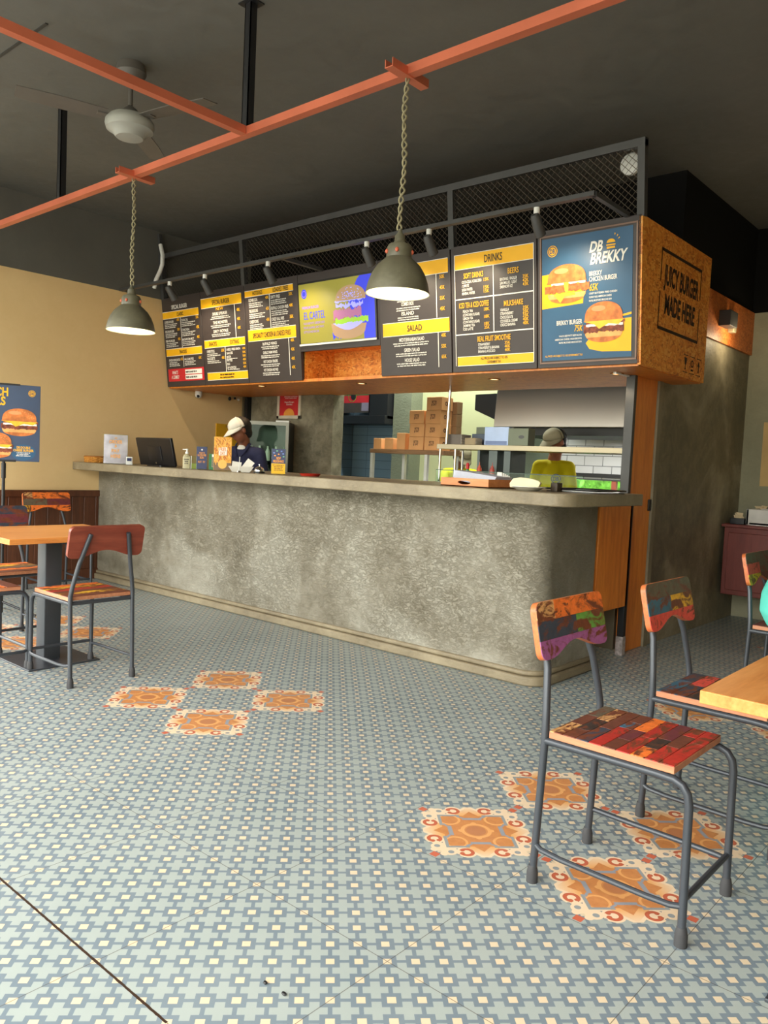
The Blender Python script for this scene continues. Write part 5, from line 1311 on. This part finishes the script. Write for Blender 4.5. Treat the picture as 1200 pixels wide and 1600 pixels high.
def tissue(name, label, x, y, z, w, d, h):
    t = thing(name, label, 'tissue box', (x, y, z)); MB().rbox(-w, w, -d, d, 0, h, .01).obj('box_body', flat('charcoal_box', rgb(40, 42, 48), .5), t, bevel=.003)
    m = MB(); rnd = random.Random(int(x*1000))
    for k in range(7):
        a = rnd.uniform(0, 6); m.add([(-w*.5+rnd.uniform(0, w), rnd.uniform(-.02, .02), h-.002) for _ in range(2)]+[(w*rnd.uniform(-.8, .8), rnd.uniform(-.03, .03), h+rnd.uniform(.02, .05)) for _ in range(2)], [(0, 1, 2, 3)])
    m.ell((0, 0, h+.005), (w*.7, .02, .022), 8); m.obj('tissue', flat('tissue_cream', rgb(216, 196, 160), .8), t, sharp=0)
tissue('tissue_box', 'low dark tissue box on the cabinet left of the basin', -2.15, 7.10, .851, .06, .05, .05)
tissue('tissue_box', 'taller dark box of crumpled tissues behind the basin corner', -2.06, 7.38, .851, .075, .045, .115)
kbox('organiser', 'dark organiser standing behind the basin rim', 'organiser', -1.97, -1.70, 7.405, 7.455, .851, 1.06, flat('olive_box', rgb(96, 92, 72), .5))
t = thing('paper_notice', 'tan sheet taped to the grey wall above the basin', 'notice', (-1.95, 7.458, 1.45)); MB().box(-.155, .18, -.006, 0, -.27, .29).obj('sheet', flat('tan_sheet', rgb(196, 164, 110), .7), t)

# ------------------------------------------------------------------ poster on a stand at the left
t = thing('poster_stand', 'black stand holding a navy double cheese burger poster at the left edge', 'poster stand', (-5.83, 2.51, 0), math.atan2(5.83, 2.51))
W_ = .47
MB().box(-W_/2, W_/2, -.014, -.006, 1.125, 1.675).obj('poster_board', flat('poster_navy', rgb(56, 74, 104), .35, 0, .5, .1, 3), t, bevel=.002)
MB().box(-.06, .08, -.02, .0, 1.120, 1.134).box(-.10, .10, -.02, .0, 1.668, 1.680).obj('clamp', BLACKM, t)
MB().tube([(0, .008, .02), (0, .008, 1.66)], .011, 12).tube([(0, .008, 1.0), (0, .008, 1.11)], .016, 12).obj('pole', BLACKM, t)
m = MB()
for a in (90, 210, 330): m.tube([(0, .008, .10), (.26*math.cos(math.radians(a)), .008+.26*math.sin(math.radians(a)), .01)], .009, 8)
m.obj('tripod_foot', BLACKM, t)
Tp = Matrix(((1, 0, 0, 0), (0, 0, -1, -.0145), (0, 1, 0, 0), (0, 0, 0, 1)))
yl = MB(); dk = MB(); roundel(yl, dk, .178, 1.618, .024, Tp, .001)
text(yl, 'LUNCH', .022, 1.59, .058, .20, .001, 'r', bold=.03, M=Tp); text(yl, 'DEALS', .006, 1.525, .058, .19, .001, 'r', bold=.03, M=Tp)
text(yl, 'DB DOUBLE', .128, 1.218, .016, .09, .0016, bold=.03, M=Tp); text(yl, 'CHEESE BURGER', .128, 1.197, .016, .135, .0016, bold=.03, M=Tp)
yl.obj('yellow_print', YEL, t, sharp=0); dk.obj('logo_letters', NAVY, t, sharp=0)
MB().disc(.128, 1.190, .082, .058, .0006, 28, M=Tp).obj('blue_oval', PBLUE, t, sharp=0)
m = MB()
for k in range(3): greek(m, .07, .185, 1.184-.011*k, .007, .0016, 'c', Tp, seed=k+90)
m.obj('small_print', PWHITE, t, sharp=0)
burger(.098, 1.405, .25, .20, Tp, t, False, .001, True, 11); burger(-.065, 1.235, .25, .19, Tp, t, False, .004, True, 12)
# ------------------------------------------------------------------ people
def fuse(mb, name, mat, parent, voxel=.010, smooth=4, it_f=.5):
    """grow one continuous surface over overlapping tapered volumes"""
    me = mb.mesh(name, mat, 0); o = bpy.data.objects.new(name, me); COL.objects.link(o)
    r = o.modifiers.new('r', 'REMESH'); r.mode = 'VOXEL'; r.voxel_size = voxel; r.use_smooth_shade = True
    s = o.modifiers.new('s', 'SMOOTH'); s.factor = it_f; s.iterations = smooth
    dg = bpy.context.evaluated_depsgraph_get(); dg.update()
    nm = bpy.data.meshes.new_from_object(o.evaluated_get(dg)); nm.name = name
    o.modifiers.clear(); o.data = nm; nm.materials.clear(); nm.materials.append(mat)
    nm.polygons.foreach_set('use_smooth', [True]*len(nm.polygons))
    o.parent = parent; return o
def hand(mb, wrist, d, palm_n, s):
    """palm with four unequal curled fingers and a thumb from the palm's side"""
    w = Vector(wrist); d = Vector(d).normalized(); n = Vector(palm_n).normalized(); side = d.cross(n).normalized()*s
    for k in range(4):
        off = side*(.030-.020*k)
        mb.cap(w+off*.5, w+d*.078+off, .017, .012, 10)
        L = (.038, .043, .040, .031)[k]; a = w+d*.080+off; b_ = a+(d*.85+n*.5).normalized()*L; c = b_+(d*.4+n*.9).normalized()*L*.75
        mb.cap(a, b_, .0092, .0085, 8); mb.cap(b_, c, .0085, .0072, 8)
    a = w+d*.025+side*.030; b_ = a+(d*.6+side*.7+n*.2).normalized()*.042; mb.cap(a, b_, .0125, .010, 8); mb.cap(b_, b_+(d*.8+n*.5).normalized()*.030, .010, .0085, 8)
def person(label, loc, rz, head, neck, chest, pelvis, arms, legs, shirt, pants, headdir, tilt, hat=None, skin=SKIN, voxel=.010, flare=False, wd=1.0):
    """joint positions are local; the figure faces local -Y"""
    t = thing('person', label, 'person', loc, rz)
    arms = [[(x*wd, y, z) for x, y, z in a] for a in arms]
    V = Vector; head, neck, chest, pelvis = V(head), V(neck), V(chest), V(pelvis)
    body = MB()
    HM_ = Matrix.Translation(head) @ Matrix.Rotation(headdir, 4, 'Z') @ Matrix.Rotation(tilt, 4, 'X')      # head faces its -Y
    def he(c, r, n=18): body.ell(c, r, n, HM_)
    he((0, .012, .030), (.076, .094, .088)); he((0, -.012, -.035), (.060, .072, .072)); he((0, -.035, -.082), (.034, .036, .030))
    he((0, -.093, -.012), (.013, .018, .022), 10); he((0, -.085, .012), (.010, .012, .026), 10)
    he((0, -.080, -.050), (.024, .014, .010), 10)
    for s in (-1, 1):
        he((s*.078, .010, -.005), (.010, .020, .032), 10); he((s*.030, -.074, .030), (.024, .014, .008), 8)
    body.cap(neck, head+(HM_.to_3x3() @ V((0, .02, -.05))), .056, .050)
    body.cap(neck-V((0, 0, .05)), chest, .080*wd, .120*wd); body.cap(chest, pelvis, .120*wd, .125*wd)
    for s in (-1, 1): body.cap(neck-V((0, 0, .045)), arms[0 if s < 0 else 1][0], .046*wd, .048*wd)
    for a in arms:
        sh, el, wr = map(V, a); body.cap(sh, el, .047*wd, .040*wd); body.cap(el, wr, .040*wd, .026)
        hand(body, wr, (wr-el).normalized(), V((0, -.2, -1)) if abs((wr-el).normalized().z) < .7 else V((0, -1, 0)), 1 if sh.x > 0 else -1)
    for hp, kn, an in legs:
        hp, kn, an = V(hp), V(kn), V(an); body.cap(hp, kn, .085, .055); body.cap(kn, an, .052, .036); body.cap(an, an+V((0, -.13, -.04)), .036, .028)
    bo = fuse(body, 'body', skin, t, voxel, 3)
    # clothes
    sm = MB(); sm.cap(neck-V((0, 0, .075)), chest, .112*wd, .150*wd); sm.cap(chest, pelvis+V((0, 0, -.03)), .150*wd, .152*wd); sm.cap(chest+V((.05*wd, 0, 0)), pelvis+V((.05*wd, 0, -.04)), .135*wd, .14*wd); sm.cap(chest+V((-.05*wd, 0, 0)), pelvis+V((-.05*wd, 0, -.04)), .135*wd, .14*wd)
    if flare: sm.cap((0, .0, .80), (0, .05, .60), .16, .185).cap((-.06, .0, .80), (-.10, .05, .60), .14, .16).cap((.06, .0, .80), (.10, .05, .60), .14, .16)
    for a in arms:
        sh, el, wr = map(V, a); sm.cap(neck-V((0, 0, .055)), sh, .074*wd, .074*wd); e = sh.lerp(el, .80); sm.cap(sh, e, .074*wd, .070*wd)
    so = fuse(sm, 'shirt', shirt, t, .012, 6)
    pm2 = MB(); 
    for hp, kn, an in legs: pm2.cap(V(hp), V(kn), .105, .075); pm2.cap(V(kn), V(an), .075, .062)
    pm2.cap(pelvis+V((-.06, 0, 0)), pelvis+V((.06, 0, 0)), .13, .13); fuse(pm2, 'trousers', pants, t, .014, 5)
    sh_ = MB()
    for _, kn, an in legs: an = V(an); sh_.cap(an+V((0, .03, -.035)), an+V((0, -.15, -.045)), .043, .036)
    fuse(sh_, 'shoes', BLACK, t, .010, 3)
    for s in (-1, 1):
        MB().ell((s*.030, -.0815, .010), (.012, .008, .007), 10, HM_).obj('eye', flat('eye_dark', rgb(40, 28, 24), .3), t)
    hr = MB(); hr.ell((0, .035, .028), (.083, .088, .092), 20, HM_).ell((0, .055, -.03), (.066, .052, .07), 16, HM_)
    fuse(hr, 'hair', HAIR, t, .008, 2)
    if hat:
        col, backc = hat; n = 28
        crown = MB()
        for mi, cond in ((0, 1), (1, 0)):
            crown.mat(mi); vs = []; fs = []; rows = 10
            for i in range(rows+1):
                th = (PI/2)*i/rows
                for k in range(n+1):
                    ph = 2*PI*k/n; r = math.cos(th)
                    vs.append((.092*r*math.cos(ph), .004+(.106)*r*math.sin(ph), .045+.085*math.sin(th)**.9 - (.012 if i == 0 else 0)))
            for i in range(rows):
                for k in range(n):
                    front = math.sin(2*PI*(k+.5)/n) < .12
                    if front == bool(cond): fs.append((i*(n+1)+k, i*(n+1)+k+1, (i+1)*(n+1)+k+1, (i+1)*(n+1)+k))
            crown.add(vs, fs, HM_)
        hc = crown.obj('cap', [col, backc], t); so_ = hc.modifiers.new('thick', 'SOLIDIFY'); so_.thickness = .004
        br = MB(); vs = []; fs = []; m_ = 14
        for j in range(5):
            for k in range(m_+1):
                ph = PI+PI*k/m_; q = j/4
                x = (.090-.004*q)*math.cos(ph); y = .004+.104*math.sin(ph)*(1-q)+q*(.004-.02+.155*math.sin(ph)); z = .038-.040*q*abs(math.sin(ph))-.018*abs(math.cos(ph))**2*q
                vs.append((x, y, z))
        for j in range(4):
            for k in range(m_): fs.append((j*(m_+1)+k, j*(m_+1)+k+1, (j+1)*(m_+1)+k+1, (j+1)*(m_+1)+k))
        br.add(vs, fs, HM_); bo_ = br.obj('brim', col, hc); sl = bo_.modifiers.new('thick', 'SOLIDIFY'); sl.thickness = .004
        MB().ell((0, .004, .131), (.008, .008, .004), 8, HM_).obj('button', col, hc)
    return t, HM_
NAVYS = flat('navy_cloth', rgb(44, 46, 72), .8, 0, .2, .12, 12); WCAP = flat('white_cap', rgb(226, 220, 206), .7); BCAP = flat('dark_cap_mesh', rgb(44, 34, 26), .7)
YELS = flat('yellow_tshirt', rgb(206, 192, 20), .8, 0, .2, .06, 8); KCAP = flat('khaki_cap', rgb(150, 142, 116), .8, 0, .2, .06, 8)
DKC = flat('dark_trousers', rgb(40, 40, 46), .8)
legs0 = lambda y, z: [((-.09, y, z-.03), (-.10, y-.03, .47), (-.11, y+.02, .09)), ((.09, y, z-.03), (.10, y-.02, .47), (.11, y+.02, .09))]
# cashier
t, Hm = person('cashier in a navy shirt and white cap looking down behind the fries card', (-5.95, 4.80, 0), math.radians(22),
   (0, -.10, 1.475), (0, -.01, 1.335), (0, .03, 1.12), (0, .07, .88),
   [((-.185, .0, 1.265), (-.235, .04, .99), (-.20, -.06, .76)), ((.185, .0, 1.265), (.235, .04, .99), (.20, -.06, .76))],
   legs0(.08, .88), NAVYS, DKC, math.radians(-42), math.radians(24), (WCAP, BCAP), flat('skin_brown', rgb(126, 74, 50), .5), wd=.84)
sc = MB()
sc.ell((0, -.062, 1.29), (.050, .030, .062), 12); fuse(sc, 'white_undershirt', PAPERW, t, .008, 2)
co_ = MB(); 
for s in (-1, 1): co_.add([(s*.014, -.108, 1.225), (s*.070, -.095, 1.29), (s*.080, -.02, 1.355), (s*.056, -.03, 1.37), (s*.048, -.080, 1.315)], [(0, 1, 2, 3, 4)])
cl = co_.obj('collar', NAVYS, t); q = cl.modifiers.new('thick', 'SOLIDIFY'); q.thickness = .006
m = MB(); Lg = Hm @ Matrix.Translation((0, -.105, .082)) @ Matrix.Rotation(PI/2-.42, 4, 'X')
m.ring2(0, 0, .0255, .028, .002, 24, Lg @ Matrix.Diagonal((1, .6, 1, 1))); text(m, 'SAVE', 0, -.006, .014, .036, .002, bold=.02, M=Lg); m.obj('cap_logo', PBLACK, t, sharp=0)
# cook in the yellow shirt
t, Hm = person('cook in a yellow T-shirt and khaki cap standing under the extractor hood', (-3.42, 6.15, 0), math.radians(26),
   (0, -.05, 1.475), (0, .0, 1.335), (0, .02, 1.12), (0, .04, .88),
   [((-.175, .0, 1.27), (-.235, -.01, 1.0), (-.16, -.20, .90)), ((.175, .0, 1.27), (.235, -.01, 1.0), (.16, -.20, .90))],
   legs0(.04, .88), YELS, DKC, math.radians(-40), math.radians(18), (KCAP, BLACK), flat('skin_tan', rgb(160, 98, 74), .5), wd=.74)
m = MB(); Lg = Matrix.Translation((.03, -.118, 1.165)) @ PF
m.ring2(0, 0, .034, .042, 0, 24, Lg); text(m, 'DB', 0, -.018, .036, .05, 0, bold=.03, M=Lg); m.obj('shirt_emblem', NAVY, t, sharp=0)
m = MB()
for k, s in enumerate(('DIRTY', 'BURGR')): text(m, s, .02-.03*k, 1.085-.034*k, .026, .06, .125, bold=.02, M=PF)
m.obj('shirt_lettering', PWHITE, t, sharp=0)
# second cook, bending
t, Hm = person('cook in a yellow-green shirt bending down under the left part of the steel shelf', (-5.10, 7.10, 0), math.radians(40),
   (0, -.20, 1.335), (0, -.08, 1.215), (0, .0, 1.03), (0, .08, .84),
   [((-.175, -.06, 1.15), (-.22, -.14, .90), (-.12, -.32, .90)), ((.175, -.06, 1.15), (.22, -.14, .90), (.12, -.32, .90))],
   [((-.09, .09, .80), (-.10, .03, .44), (-.11, .10, .09)), ((.09, .09, .80), (.10, .03, .44), (.11, .10, .09))], YELS, DKC, math.radians(25), math.radians(34), (KCAP, BLACK), flat('skin_deep', rgb(120, 70, 52), .5), .012, wd=.85)
# seated guest at the right edge
TURQ = flat('turquoise_cloth', rgb(96, 206, 190), .8, 0, .2, .06, 6)
t, Hm = person('person in a turquoise top seated on the far right chair, mostly outside the photo', (-.99, 4.50, 0), math.radians(90),
   (0, -.20, 1.20), (0, -.13, 1.05), (0, -.02, .82), (0, .02, .60),
   [((-.17, -.12, .99), (-.21, -.18, .76), (-.12, -.40, .74)), ((.17, -.12, .99), (.21, -.18, .76), (.12, -.40, .74))],
   [((-.10, -.02, .565), (-.11, -.42, .53), (-.11, -.42, .09)), ((.10, -.02, .565), (.11, -.42, .53), (.11, -.42, .09))], TURQ, DKC, 0, math.radians(12), None, SKIN, .012, flare=True)
# crumbs on the floor
t = thing('pebble', 'small dark pebble on the floor tiles, the left of two', 'pebble', (-1.345, 1.20, 0)); MB().ell((0, 0, .003), (.006, .005, .004), 8).obj('stone', BLACKM, t)
t = thing('pebble', 'small dark pebble on the floor tiles, the right and lower of two', 'pebble', (-1.285, 1.205, 0)); MB().ell((0, 0, .003), (.008, .005, .004), 8).obj('stone', BLACKM, t)
